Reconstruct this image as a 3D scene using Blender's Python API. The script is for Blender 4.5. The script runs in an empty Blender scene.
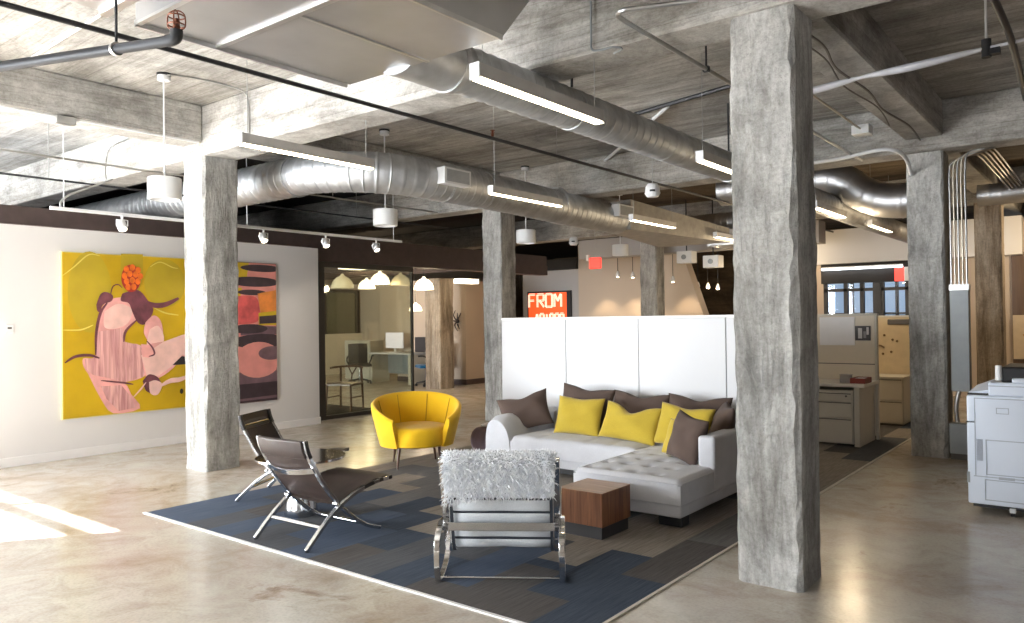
import bpy, bmesh, math, random
from mathutils import Vector, Matrix
random.seed(7)
SC = bpy.context.scene
COL = SC.collection
PI = math.pi

# ------------------------------------------------------------------ materials
def nodes(name):
    m = bpy.data.materials.new(name); m.use_nodes = True
    nt = m.node_tree; b = nt.nodes['Principled BSDF']
    return m, nt, b
def N(nt, t, **kw):
    n = nt.nodes.new(t)
    for k, v in kw.items():
        if k in n.inputs: n.inputs[k].default_value = v
        else: setattr(n, k, v)
    return n
def c4(c): return (c[0], c[1], c[2], 1)
def flat(name, col, rough=.5, metal=0, spec=.5, coat=0, emit=None, es=0, vary=.06, scale=9.):
    m, nt, b = nodes(name)
    b.inputs['Roughness'].default_value = rough; b.inputs['Metallic'].default_value = metal
    b.inputs['Specular IOR Level'].default_value = spec; b.inputs['Coat Weight'].default_value = coat
    tc = N(nt, 'ShaderNodeTexCoord'); no = N(nt, 'ShaderNodeTexNoise', Scale=scale, Detail=4.)
    nt.links.new(tc.outputs['Object'], no.inputs['Vector'])
    rp = N(nt, 'ShaderNodeValToRGB')
    rp.color_ramp.elements[0].position = .3; rp.color_ramp.elements[1].position = .7
    rp.color_ramp.elements[0].color = c4([x*(1-vary) for x in col]); rp.color_ramp.elements[1].color = c4([min(1, x*(1+vary)) for x in col])
    nt.links.new(no.outputs['Fac'], rp.inputs['Fac']); nt.links.new(rp.outputs['Color'], b.inputs['Base Color'])
    if emit:
        b.inputs['Emission Color'].default_value = c4(emit); b.inputs['Emission Strength'].default_value = es
    return m
def fabric(name, col, scale=180., bump=.25, vary=.12, sheen=.2):
    m, nt, b = nodes(name)
    b.inputs['Roughness'].default_value = .9; b.inputs['Specular IOR Level'].default_value = .2
    b.inputs['Sheen Weight'].default_value = sheen
    tc = N(nt, 'ShaderNodeTexCoord'); no = N(nt, 'ShaderNodeTexNoise', Scale=scale, Detail=3.); n2 = N(nt, 'ShaderNodeTexNoise', Scale=5., Detail=3.)
    nt.links.new(tc.outputs['Object'], no.inputs['Vector']); nt.links.new(tc.outputs['Object'], n2.inputs['Vector'])
    ad = N(nt, 'ShaderNodeMath', operation='ADD'); nt.links.new(no.outputs['Fac'], ad.inputs[0]); nt.links.new(n2.outputs['Fac'], ad.inputs[1])
    rp = N(nt, 'ShaderNodeValToRGB'); rp.color_ramp.elements[0].position = .3; rp.color_ramp.elements[1].position = .75
    hf = N(nt, 'ShaderNodeMath', operation='MULTIPLY'); hf.inputs[1].default_value = .5
    nt.links.new(ad.outputs[0], hf.inputs[0]); nt.links.new(hf.outputs[0], rp.inputs['Fac'])
    rp.color_ramp.elements[0].color = c4([x*(1-vary) for x in col]); rp.color_ramp.elements[1].color = c4([min(1, x*(1+vary)) for x in col])
    nt.links.new(rp.outputs['Color'], b.inputs['Base Color'])
    bp = N(nt, 'ShaderNodeBump', Strength=bump, Distance=.003); nt.links.new(no.outputs['Fac'], bp.inputs['Height']); nt.links.new(bp.outputs['Normal'], b.inputs['Normal'])
    return m
def concrete(name, dark, mid, light, stretch=(1, 1, .25), scale=2.2, rough=.85, bump=.5, patch=.5, boards=None, bw=.16, dist=.7):
    m, nt, b = nodes(name); L = nt.links.new
    b.inputs['Roughness'].default_value = rough; b.inputs['Specular IOR Level'].default_value = .25
    tc = N(nt, 'ShaderNodeTexCoord'); mp = N(nt, 'ShaderNodeMapping'); mp.inputs['Scale'].default_value = stretch
    L(tc.outputs['Object'], mp.inputs['Vector'])
    n1 = N(nt, 'ShaderNodeTexNoise', Scale=scale, Detail=9., Roughness=.66, Distortion=dist); L(mp.outputs[0], n1.inputs['Vector'])
    n2 = N(nt, 'ShaderNodeTexNoise', Scale=42., Detail=6., Roughness=.75); L(tc.outputs['Object'], n2.inputs['Vector'])
    n3 = N(nt, 'ShaderNodeTexNoise', Scale=1.15, Detail=7., Roughness=.68, Distortion=.9); L(tc.outputs['Object'], n3.inputs['Vector'])
    n4 = N(nt, 'ShaderNodeTexNoise', Scale=scale*6, Detail=6., Roughness=.7, Distortion=dist*1.2); L(mp.outputs[0], n4.inputs['Vector'])
    rp = N(nt, 'ShaderNodeValToRGB'); e = rp.color_ramp.elements
    e[0].position = .36; e[0].color = c4(dark); e[1].position = .62; e[1].color = c4(light)
    k = e.new(.49); k.color = c4(mid)
    L(n1.outputs['Fac'], rp.inputs['Fac'])
    def mul(col, fac, lo, p0, p1, amt=1.):
        r = N(nt, 'ShaderNodeValToRGB'); r.color_ramp.elements[0].position = p0; r.color_ramp.elements[1].position = p1
        r.color_ramp.elements[0].color = c4(lo); r.color_ramp.elements[1].color = (1, 1, 1, 1)
        L(fac, r.inputs['Fac'])
        x = N(nt, 'ShaderNodeMix', data_type='RGBA', blend_type='MULTIPLY'); x.inputs[0].default_value = amt
        L(col, x.inputs[6]); L(r.outputs['Color'], x.inputs[7]); return x.outputs[2]
    c = mul(rp.outputs['Color'], n2.outputs['Fac'], (.66, .65, .64), .33, .56, .8)
    c = mul(c, n4.outputs['Fac'], (.72, .71, .69), .36, .56, .9)
    c = mul(c, n3.outputs['Fac'], (1-patch*.7,)*3, .36, .56, 1.)
    if boards is not None:
        sp = N(nt, 'ShaderNodeSeparateXYZ'); L(tc.outputs['Object'], sp.inputs[0])
        dv = N(nt, 'ShaderNodeMath', operation='DIVIDE'); dv.inputs[1].default_value = bw; L(sp.outputs[boards], dv.inputs[0])
        fr = N(nt, 'ShaderNodeMath', operation='FRACT'); L(dv.outputs[0], fr.inputs[0])
        c = mul(c, fr.outputs[0], (.62, .60, .58), .0, .07, .8)
        fl = N(nt, 'ShaderNodeMath', operation='FLOOR'); L(dv.outputs[0], fl.inputs[0])
        wn = N(nt, 'ShaderNodeTexWhiteNoise', noise_dimensions='1D'); L(fl.outputs[0], wn.inputs['W'])
        c = mul(c, wn.outputs['Value'], (.86, .85, .84), .0, 1., 1.)
    L(c, b.inputs['Base Color'])
    ad = N(nt, 'ShaderNodeMath', operation='MULTIPLY_ADD'); ad.inputs[1].default_value = .5
    L(n2.outputs['Fac'], ad.inputs[0]); L(n4.outputs['Fac'], ad.inputs[2])
    bp = N(nt, 'ShaderNodeBump', Strength=bump, Distance=.02); L(ad.outputs[0], bp.inputs['Height']); L(bp.outputs['Normal'], b.inputs['Normal'])
    return m
def wood(name, dark, light, axis=2, scale=3., rough=.35):
    m, nt, b = nodes(name); b.inputs['Roughness'].default_value = rough
    tc = N(nt, 'ShaderNodeTexCoord'); mp = N(nt, 'ShaderNodeMapping'); s = [9., 9., 9.]; s[axis] = .6; mp.inputs['Scale'].default_value = s
    nt.links.new(tc.outputs['Object'], mp.inputs['Vector'])
    n1 = N(nt, 'ShaderNodeTexNoise', Scale=scale, Detail=8., Roughness=.6, Distortion=.8); nt.links.new(mp.outputs[0], n1.inputs['Vector'])
    rp = N(nt, 'ShaderNodeValToRGB'); rp.color_ramp.elements[0].position = .35; rp.color_ramp.elements[1].position = .65
    rp.color_ramp.elements[0].color = c4(dark); rp.color_ramp.elements[1].color = c4(light)
    nt.links.new(n1.outputs['Fac'], rp.inputs['Fac']); nt.links.new(rp.outputs['Color'], b.inputs['Base Color'])
    return m
def floor_mat():
    m, nt, b = nodes('polished_concrete')
    tc = N(nt, 'ShaderNodeTexCoord')
    n1 = N(nt, 'ShaderNodeTexNoise', Scale=.75, Detail=9., Roughness=.62, Distortion=.7); nt.links.new(tc.outputs['Object'], n1.inputs['Vector'])
    n2 = N(nt, 'ShaderNodeTexNoise', Scale=3.4, Detail=9., Roughness=.7, Distortion=1.1); nt.links.new(tc.outputs['Object'], n2.inputs['Vector'])
    n3 = N(nt, 'ShaderNodeTexNoise', Scale=55., Detail=4.); nt.links.new(tc.outputs['Object'], n3.inputs['Vector'])
    rp = N(nt, 'ShaderNodeValToRGB'); e = rp.color_ramp.elements
    e[0].position = .27; e[0].color = (.38, .295, .22, 1); e[1].position = .72; e[1].color = (.64, .63, .56, 1)
    k = e.new(.47); k.color = (.545, .485, .415, 1)
    nt.links.new(n1.outputs['Fac'], rp.inputs['Fac'])
    r2 = N(nt, 'ShaderNodeValToRGB'); r2.color_ramp.elements[0].position = .28; r2.color_ramp.elements[1].position = .55
    r2.color_ramp.elements[0].color = (.68, .61, .54, 1); r2.color_ramp.elements[1].color = (1, 1, 1, 1)
    nt.links.new(n2.outputs['Fac'], r2.inputs['Fac'])
    mx = N(nt, 'ShaderNodeMix', data_type='RGBA', blend_type='MULTIPLY'); mx.inputs[0].default_value = .75
    nt.links.new(rp.outputs['Color'], mx.inputs[6]); nt.links.new(r2.outputs['Color'], mx.inputs[7])
    r3 = N(nt, 'ShaderNodeValToRGB'); r3.color_ramp.elements[0].position = .3; r3.color_ramp.elements[1].position = .55
    r3.color_ramp.elements[0].color = (.86, .86, .86, 1); r3.color_ramp.elements[1].color = (1, 1, 1, 1)
    nt.links.new(n3.outputs['Fac'], r3.inputs['Fac'])
    m2 = N(nt, 'ShaderNodeMix', data_type='RGBA', blend_type='MULTIPLY'); m2.inputs[0].default_value = 1.
    nt.links.new(mx.outputs[2], m2.inputs[6]); nt.links.new(r3.outputs['Color'], m2.inputs[7])
    n5 = N(nt, 'ShaderNodeTexNoise', Scale=1.25, Detail=10., Roughness=.72, Distortion=.5); nt.links.new(tc.outputs['Object'], n5.inputs['Vector'])
    r5 = N(nt, 'ShaderNodeValToRGB'); r5.color_ramp.elements[0].position = .60; r5.color_ramp.elements[1].position = .69
    r5.color_ramp.elements[0].color = (1, 1, 1, 1); r5.color_ramp.elements[1].color = (.50, .40, .32, 1)
    nt.links.new(n5.outputs['Fac'], r5.inputs['Fac'])
    m3 = N(nt, 'ShaderNodeMix', data_type='RGBA', blend_type='MULTIPLY'); m3.inputs[0].default_value = 1.
    nt.links.new(m2.outputs[2], m3.inputs[6]); nt.links.new(r5.outputs['Color'], m3.inputs[7])
    nt.links.new(m3.outputs[2], b.inputs['Base Color'])
    mr = N(nt, 'ShaderNodeMapRange'); mr.inputs['To Min'].default_value = .10; mr.inputs['To Max'].default_value = .34
    nt.links.new(n2.outputs['Fac'], mr.inputs['Value']); nt.links.new(mr.outputs[0], b.inputs['Roughness'])
    bp = N(nt, 'ShaderNodeBump', Strength=.06, Distance=.01); nt.links.new(n2.outputs['Fac'], bp.inputs['Height']); nt.links.new(bp.outputs['Normal'], b.inputs['Normal'])
    b.inputs['Specular IOR Level'].default_value = .5
    return m
def carpet(name, a, c):
    m, nt, b = nodes(name); b.inputs['Roughness'].default_value = .95; b.inputs['Specular IOR Level'].default_value = .1
    tc = N(nt, 'ShaderNodeTexCoord'); mp = N(nt, 'ShaderNodeMapping'); mp.inputs['Scale'].default_value = (60., 2.2, 1.)
    nt.links.new(tc.outputs['Object'], mp.inputs['Vector'])
    n1 = N(nt, 'ShaderNodeTexNoise', Scale=1.6, Detail=5., Roughness=.7); nt.links.new(mp.outputs[0], n1.inputs['Vector'])
    rp = N(nt, 'ShaderNodeValToRGB'); rp.color_ramp.elements[0].position = .36; rp.color_ramp.elements[1].position = .64
    rp.color_ramp.elements[0].color = c4(a); rp.color_ramp.elements[1].color = c4(c)
    nt.links.new(n1.outputs['Fac'], rp.inputs['Fac']); nt.links.new(rp.outputs['Color'], b.inputs['Base Color'])
    n2 = N(nt, 'ShaderNodeTexNoise', Scale=260., Detail=2.); nt.links.new(tc.outputs['Object'], n2.inputs['Vector'])
    bp = N(nt, 'ShaderNodeBump', Strength=.4, Distance=.004); nt.links.new(n2.outputs['Fac'], bp.inputs['Height']); nt.links.new(bp.outputs['Normal'], b.inputs['Normal'])
    return m
def glass(name, tint=(.9, .95, .93), refl=.09):
    m, nt, b = nodes(name); nt.nodes.remove(b); out = nt.nodes['Material Output']
    t = N(nt, 'ShaderNodeBsdfTransparent'); t.inputs[0].default_value = c4(tint)
    g = N(nt, 'ShaderNodeBsdfGlossy'); g.inputs['Roughness'].default_value = .03
    mx = N(nt, 'ShaderNodeMixShader'); mx.inputs[0].default_value = refl
    nt.links.new(t.outputs[0], mx.inputs[1]); nt.links.new(g.outputs[0], mx.inputs[2]); nt.links.new(mx.outputs[0], out.inputs[0])
    return m

CONC_COL = concrete('column_concrete', (.30, .29, .27), (.52, .51, .485), (.76, .75, .72), (1.5, 1.5, .33), 2.0, bump=.9, patch=.6)
CONC_BEAM = concrete('beam_concrete', (.40, .38, .345), (.60, .58, .545), (.76, .745, .71), (.3, .3, 1.6), 2.2, bump=.4, patch=.5, boards=2, bw=.125)
CONC_CEIL = concrete('slab_concrete', (.40, .38, .35), (.58, .56, .525), (.74, .725, .69), (.22, 1.6, 1), 1.7, bump=.35, patch=.5, boards=1, bw=.19)
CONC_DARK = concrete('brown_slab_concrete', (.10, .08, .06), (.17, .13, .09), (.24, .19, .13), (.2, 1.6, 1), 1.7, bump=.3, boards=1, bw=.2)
CONC_OLIVE = concrete('far_brown_concrete', (.20, .155, .11), (.36, .29, .22), (.48, .41, .33), (2.5, 2.5, .3), 2.4, bump=.5, patch=.4)
FLOOR = floor_mat()
WHITE_WALL = flat('white_wall_paint', (.72, .70, .69), .75, vary=.015, scale=1.2)
BEIGE_WALL = flat('beige_wall_paint', (.54, .44, .345), .8, vary=.03, scale=1.)
GRAY_WALL = flat('grey_wall_paint', (.42, .40, .39), .8, vary=.03, scale=1.)
TRIM_W = flat('white_trim_paint', (.82, .80, .79), .5, vary=.01)
BROWN = flat('brown_painted_steel', (.075, .05, .045), .6, vary=.12)
DARK_CEIL = flat('dark_ceiling_tone', (.022, .020, .019), .8, vary=.25, scale=3.)
WHITE_LAM = flat('white_laminate', (.585, .585, .595), .38, vary=.006, scale=2.)
GALV = flat('galvanised_steel', (.56, .57, .58), .52, .92, vary=.16, scale=7.)
GALV_BRIGHT = flat('bright_galvanised_sheet', (.62, .62, .63), .42, .95, vary=.1, scale=2.5)
DUCT_END = flat('duct_sealant_grey', (.4, .38, .35), .6, .5, vary=.15)
BLACK_PIPE = flat('black_steel_pipe', (.028, .026, .028), .45, .3, vary=.2)
GREY_PIPE = flat('dark_grey_pipe', (.03, .031, .035), .5, .2, vary=.15)
EMT = flat('zinc_conduit', (.5, .5, .49), .35, .9, vary=.1)
EMT_WARM = flat('pale_conduit', (.62, .56, .46), .35, .7, vary=.1)
WHITE_P = flat('white_powder_coat', (.82, .82, .82), .4, vary=.01)
CABLE = flat('steel_cable', (.45, .45, .44), .4, .8)
LAMP_W = flat('lamp_diffuser', (1, .93, .8), .5, emit=(1, .82, .56), es=9.)
LAMP_WW = flat('spot_bulb', (1, .9, .75), .5, emit=(1, .8, .55), es=18.)
LAMP_TUBE = flat('white_tube_light', (1, 1, 1), .5, emit=(.9, .95, 1.), es=4.)
LAMP_DOME = flat('glowing_opal_shade', (.9, .85, .75), .4, emit=(1, .83, .6), es=2.4)
LAMP_PANEL = flat('ceiling_light_panel', (.95, .9, .8), .4, emit=(1, .85, .62), es=2.8)
CHROME = flat('polished_chrome', (.82, .82, .83), .1, 1., vary=.02)
CHROME_S = flat('satin_chrome', (.52, .53, .55), .2, 1., vary=.03)
LEATHER = flat('dark_brown_leather', (.036, .024, .021), .38, spec=.5, vary=.18, scale=25.)
LEATHER_M = flat('matte_brown_leather', (.034, .021, .017), .55, spec=.35, vary=.2, scale=25.)
LEATHER_END = flat('black_leather_wrap', (.012, .010, .010), .4, vary=.1)
GREY_UPH = fabric('light_grey_upholstery', (.56, .565, .595))
STRIPE_UPH = fabric('pale_ticking_upholstery', (.66, .68, .70), 120.)
STRAP = flat('dark_strap', (.03, .035, .045), .6)
BROWN_PIL = fabric('taupe_brown_velvet', (.095, .066, .054), 140., sheen=.06)
YEL_PIL = fabric('mustard_yellow_fabric', (.48, .35, .04), 140.)
YEL_UPH = fabric('golden_yellow_wool', (.74, .44, .012), 200., .2, .06)
YEL_SEAM = flat('yellow_piping', (.45, .27, .008), .8)
SHAG = flat('silvery_shaggy_fleece', (.84, .86, .91), .9, spec=.1, vary=.18, scale=30.)
WALNUT = wood('walnut_veneer', (.14, .052, .022), (.30, .125, .055), 2)
WALNUT_T = wood('walnut_veneer_top', (.30, .16, .09), (.46, .27, .16), 0)
DARK_WOOD = wood('dark_leg_wood', (.05, .02, .012), (.10, .045, .025), 2)
PLINTH = flat('charcoal_plinth', (.035, .033, .035), .5)
POUF = fabric('mauve_pouf_fabric', (.21, .155, .185))
BLACK = flat('black_plastic', (.02, .02, .022), .45)
COPIER = flat('pale_blue_white_plastic', (.74, .80, .90), .42, vary=.01)
COPIER_G = flat('copier_seam_grey', (.42, .46, .52), .5)
STEEL_GREY = flat('grey_enamel_box', (.30, .32, .33), .5, .2)
CREAM_PANEL = flat('cream_tackboard', (.72, .64, .52), .8, vary=.02)
CREAM_STEEL = flat('beige_enamel_steel', (.58, .54, .46), .45, vary=.02)
SEAM = flat('dark_seam', (.12, .11, .10), .7)
PAPER = flat('white_paper', (.86, .84, .84), .7, vary=.02)
RED_TRAY = flat('dark_red_tray', (.22, .035, .025), .5)
RED_SIGN = flat('orange_red_lightbox', (.75, .09, .02), .5, emit=(1, .10, .015), es=.55)
NEON = flat('pale_pink_lettering', (1, .75, .65), .4, emit=(1, .5, .36), es=.9)
EXIT_RED = flat('red_lit_sign_face', (.8, .05, .04), .5, emit=(1, .06, .04), es=1.1)
GLASS = glass('clear_partition_glass', (.76, .78, .70), .07)
GLASS_W = glass('window_glass', (.93, .96, 1.), .05)
GLASS_T = glass('table_glass', (.84, .90, .99), .38)
FRAME_D = flat('dark_bronze_frame', (.05, .045, .04), .5, .3)
BLUE_FAB = fabric('teal_blue_fabric', (.01, .09, .2))
LEAF = flat('green_leaf', (.06, .12, .02), .6, vary=.3)
CARP_DARK = carpet('dark_room_carpet', (.03, .028, .026), (.05, .047, .043))

# ------------------------------------------------------------------ mesh builder
class G:
    def __init__(s): s.v = []; s.f = []; s.m = []; s.cur = 0
    def mat(s, i): s.cur = i; return s
    def add(s, vs, fs):
        o = len(s.v); s.v += [tuple(p) for p in vs]
        for f in fs: s.f.append([o+i for i in f]); s.m.append(s.cur)
        return s
    def box(s, x0, y0, z0, x1, y1, z1):
        return s.add([(x0,y0,z0),(x1,y0,z0),(x1,y1,z0),(x0,y1,z0),(x0,y0,z1),(x1,y0,z1),(x1,y1,z1),(x0,y1,z1)],
                     [(0,3,2,1),(4,5,6,7),(0,1,5,4),(1,2,6,5),(2,3,7,6),(3,0,4,7)])
    def obox(s, c, ax, ay, az):
        c = Vector(c); ax = Vector(ax); ay = Vector(ay); az = Vector(az); P = []
        for k in (-1, 1):
            for a, b in ((-1,-1),(1,-1),(1,1),(-1,1)): P.append(c+ax*a+ay*b+az*k)
        return s.add(P, [(0,3,2,1),(4,5,6,7),(0,1,5,4),(1,2,6,5),(2,3,7,6),(3,0,4,7)])
    def tube(s, pts, r, n=8, cap=True, sx=1., sy=1.):
        pts = [Vector(p) for p in pts]; K = len(pts)
        T = []
        for i in range(K):
            t = (pts[min(i+1, K-1)]-pts[max(i-1, 0)]); T.append(t.normalized() if t.length > 1e-9 else Vector((0,0,1)))
        up = Vector((0,0,1)) if abs(T[0].z) < .9 else Vector((0,1,0))
        u = T[0].cross(up).normalized(); V = []; o = []
        for i in range(K):
            u = (u-T[i]*u.dot(T[i])).normalized(); w = u.cross(T[i]).normalized()
            ri = r[i] if isinstance(r, (list, tuple)) else r
            for k in range(n):
                a = 2*PI*k/n; V.append(pts[i]+u*(math.cos(a)*ri*sx)+w*(math.sin(a)*ri*sy))
        F = [(i*n+k, i*n+(k+1) % n, (i+1)*n+(k+1) % n, (i+1)*n+k) for i in range(K-1) for k in range(n)]
        if cap: F += [tuple(range(n))[::-1], tuple((K-1)*n+k for k in range(n))]
        return s.add(V, F)
    def lathe(s, prof, c=(0,0,0), n=28, axis='z'):
        V = []; K = len(prof)
        for r, z in prof:
            for k in range(n):
                a = 2*PI*k/n; p = (r*math.cos(a), r*math.sin(a), z)
                if axis == 'y': p = (p[0], p[2], p[1])
                if axis == 'x': p = (p[2], p[0], p[1])
                V.append((c[0]+p[0], c[1]+p[1], c[2]+p[2]))
        F = [(i*n+k, i*n+(k+1) % n, (i+1)*n+(k+1) % n, (i+1)*n+k) for i in range(K-1) for k in range(n)]
        if prof[0][0] > 1e-6: F.append(tuple(range(n))[::-1])
        if prof[-1][0] > 1e-6: F.append(tuple((K-1)*n+k for k in range(n)))
        return s.add(V, F)
    def ribbon(s, path, x0, x1, t, nx=1, sag=None, closed=False):
        """a band in the y-z plane, x0..x1 wide and t thick"""
        K = len(path); nr = []
        for i in range(K):
            if closed: a, b = path[i-1], path[(i+1) % K]
            else: a, b = path[max(i-1, 0)], path[min(i+1, K-1)]
            d = Vector((b[0]-a[0], b[1]-a[1]));
            d = d.normalized() if d.length > 1e-9 else Vector((1, 0)); nr.append((-d.y, d.x))
        V = []
        for i, (y, z) in enumerate(path):
            for j in range(nx+1):
                q = j/nx; x = x0+(x1-x0)*q; g = sag(i/(K-1), q) if sag else 0.
                V.append((x, y+nr[i][0]*(t/2+g), z+nr[i][1]*(t/2+g)))
                V.append((x, y+nr[i][0]*(-t/2+g), z+nr[i][1]*(-t/2+g)))
        w = 2*(nx+1); F = []
        rng = K if closed else K-1
        for i in range(rng):
            a = i*w; b = ((i+1) % K)*w
            for j in range(nx):
                F.append((a+2*j, a+2*j+2, b+2*j+2, b+2*j)); F.append((a+2*j+1, b+2*j+1, b+2*j+3, a+2*j+3))
            F.append((a, b, b+1, a+1)); e = 2*nx; F.append((a+e, a+e+1, b+e+1, b+e))
        if not closed:
            for i, fl in ((0, 0), (K-1, 1)):
                for j in range(nx):
                    f = (i*w+2*j, i*w+2*j+1, i*w+2*j+3, i*w+2*j+2); F.append(f if fl == 0 else f[::-1])
        return s.add(V, F)
    def grid(s, fn, nu, nv, cu=False, cv=False):
        V = [fn(i/(nu if cu else nu-1), j/(nv if cv else nv-1)) for i in range(nu) for j in range(nv)]
        F = []
        for i in range(nu if cu else nu-1):
            for j in range(nv if cv else nv-1):
                F.append((i*nv+j, ((i+1) % nu)*nv+j, ((i+1) % nu)*nv+(j+1) % nv, i*nv+(j+1) % nv))
        return s.add(V, F)
    def out(s, name, mats, parent=None, smooth=False, bevel=0, seg=2, fix=True):
        me = bpy.data.meshes.new(name); me.from_pydata(s.v, [], s.f)
        if not isinstance(mats, (list, tuple)): mats = [mats]
        for m in mats: me.materials.append(m)
        me.polygons.foreach_set('material_index', s.m)
        if fix:
            bm = bmesh.new(); bm.from_mesh(me); bmesh.ops.recalc_face_normals(bm, faces=bm.faces); bm.to_mesh(me); bm.free()
        if smooth:
            me.polygons.foreach_set('use_smooth', [True]*len(me.polygons))
            me.set_sharp_from_angle(angle=math.radians(smooth if smooth is not True else 40))
        me.update()
        o = bpy.data.objects.new(name, me); COL.objects.link(o)
        if parent: o.parent = parent
        if bevel:
            b = o.modifiers.new('edge', 'BEVEL'); b.width = bevel; b.segments = seg; b.limit_method = 'ANGLE'; b.angle_limit = math.radians(50)
        return o

def tag(o, label, cat, group=None, kind=None):
    o['label'] = label; o['category'] = cat
    if group: o['group'] = group
    if kind: o['kind'] = kind
    return o
def struct(o, label=None):
    o['kind'] = 'structure'
    return o
def thing(name, label, cat, loc=(0,0,0), rz=0., group=None):
    o = bpy.data.objects.new(name, None); COL.objects.link(o); o.empty_display_size = .1
    o.location = loc; o.rotation_euler = (0, 0, rz)
    return tag(o, label, cat, group)
def dup(root, loc, rz=None, label=None, group=None, scale=None):
    r = root.copy(); COL.objects.link(r); r.location = loc
    if rz is not None: r.rotation_euler = (0, 0, rz)
    if label: r['label'] = label
    if group: r['group'] = group
    for ch in list(root.children):
        c = ch.copy(); COL.objects.link(c); c.parent = r
        for g in list(ch.children):
            d = g.copy(); COL.objects.link(d); d.parent = c
    return r
def bez(pts, n=8):
    """smooth Catmull-Rom through points"""
    P = [Vector(p) for p in pts]; out = []
    for i in range(len(P)-1):
        a = P[max(i-1, 0)]; b = P[i]; c = P[i+1]; d = P[min(i+2, len(P)-1)]
        for k in range(n):
            t = k/n; out.append(.5*((2*b)+(c-a)*t+(2*a-5*b+4*c-d)*t*t+(3*b-a-3*c+d)*t**3))
    out.append(P[-1]); return out
def B(x0, y0, z0, x1, y1, z1): return G().box(x0, y0, z0, x1, y1, z1)

# ------------------------------------------------------------------ camera
yaw, pit, rol, FPX = math.radians(38.2047), math.radians(.58155), math.radians(-.74608), 773.158
Fv = Vector((-math.sin(yaw)*math.cos(pit), math.cos(yaw)*math.cos(pit), math.sin(pit)))
rv = Vector((math.cos(yaw), math.sin(yaw), 0)); uv = rv.cross(Fv)
r2 = rv*math.cos(rol)+uv*math.sin(rol); u2 = -rv*math.sin(rol)+uv*math.cos(rol)
cd = bpy.data.cameras.new('camera'); cam = bpy.data.objects.new('camera', cd); COL.objects.link(cam)
cam.matrix_world = Matrix(((r2.x, u2.x, -Fv.x, 0), (r2.y, u2.y, -Fv.y, 0), (r2.z, u2.z, -Fv.z, 1.5), (0, 0, 0, 1)))
cd.sensor_fit = 'HORIZONTAL'; cd.sensor_width = 36; cd.lens = FPX/1024*36; cd.clip_start = .05; cd.clip_end = 200
SC.camera = cam

# ------------------------------------------------------------------ the setting
XW, XE, YB, YF, ZC = -20., 4.5, -1.6, 24., 3.7
struct(B(XW-.2, YB-.2, -.12, XE+.2, YF+.2, 0).out('floor', FLOOR))
struct(B(-7.6, YB-.2, ZC, XE+.2, YF+.2, ZC+.25).out('ceiling', CONC_CEIL))
struct(B(XW-.2, YB-.2, ZC, -7.6, 4.6, ZC+.25).out('ceiling_left', CONC_CEIL))
struct(B(XW-.2, 4.6, ZC, -7.6, YF+.2, ZC+.25).out('ceiling_dark', DARK_CEIL))  # dark deck colour, also standing in for the unlit space above the soffit
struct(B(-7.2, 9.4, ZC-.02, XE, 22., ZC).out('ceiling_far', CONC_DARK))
# back wall with the daylight windows (behind the photographer)
def wall_with_windows(y0, y1, zt, wins, name, m):
    g = G(); xs = sorted(wins); x = XW-.2
    for (a, b, s, h) in xs:
        g.box(x, y0, 0, a, y1, zt); g.box(a, y0, 0, b, y1, s); g.box(a, y0, h, b, y1, zt); x = b
    g.box(x, y0, 0, XE+.2, y1, zt)
    return struct(g.out(name, m))
WINS = [(-13.4, -8.66, .15, 3.02), (-5.6, -3.7, .6, 2.15), (1.9, 2.5, .8, 2.1)]  # unseen; the middle opening is added for frontal light on columns and sofa
wall_with_windows(YB-.2, YB, ZC, WINS, 'wall_back', WHITE_WALL)
for i, (a, b, s, h) in enumerate(WINS):
    g = G(); yy = YB-.1
    t = .04
    g.box(a, yy-.03, s, a+t, yy+.03, h); g.box(b-t, yy-.03, s, b, yy+.03, h); g.box(a, yy-.03, s, b, yy+.03, s+t); g.box(a, yy-.03, h-.02, b, yy+.03, h)
    n = max(1, round((b-a)/1.72))
    for k in range(1, n): x = a+(b-a)*k/n; g.box(x-.035, yy-.03, s, x+.035, yy+.03, h)
    zz = h-.20; g.box(a, yy-.03, zz-.04, b, yy+.03, zz+.04)
    f = struct(g.out('window_%d' % (i+1), FRAME_D))
    B(a, yy-.004, s, b, yy+.004, h).out('pane', GLASS_W, f)
struct(B(XW-.2, YB, 0, XW, YF, ZC).out('wall_west', BEIGE_WALL))
struct(B(XE, YB, 0, XE+.2, YF, ZC).out('wall_east', BROWN))  # unseen wall; dark colour chosen to cut bounce onto the east-facing sides
struct(B(XW-.2, YF, 0, XE+.2, YF+.2, ZC).out('wall_far', CONC_OLIVE))
# left white wall and its baseboard
struct(B(-9.45, 2.05, 0, -9.3, 7.2, 2.585).out('wall_left', WHITE_WALL))
struct(G().box(-9.3, 2.05, 0, -9.285, 7.2, .1).box(-9.45, 7.2, 0, -9.285, 7.212, .1).out('baseboard_left', TRIM_W, bevel=.004))
# brown steel-framed soffit over the rooms behind the left wall
g = G().box(-20, 2.4, 2.72, -9.62, 13.3, 2.80).box(-9.72, 2.4, 2.62, -9.52, 13.3, 2.82)
for k in range(22): y = 2.6+k*.49; g.box(-20, y-.03, 2.6, -9.72, y+.03, 2.72)
struct(g.out('ceiling_soffit', BROWN))
struct(B(-9.72, 7.2, 2.42, -9.5, 13.3, 2.62).out('trim_1', BROWN))
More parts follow.
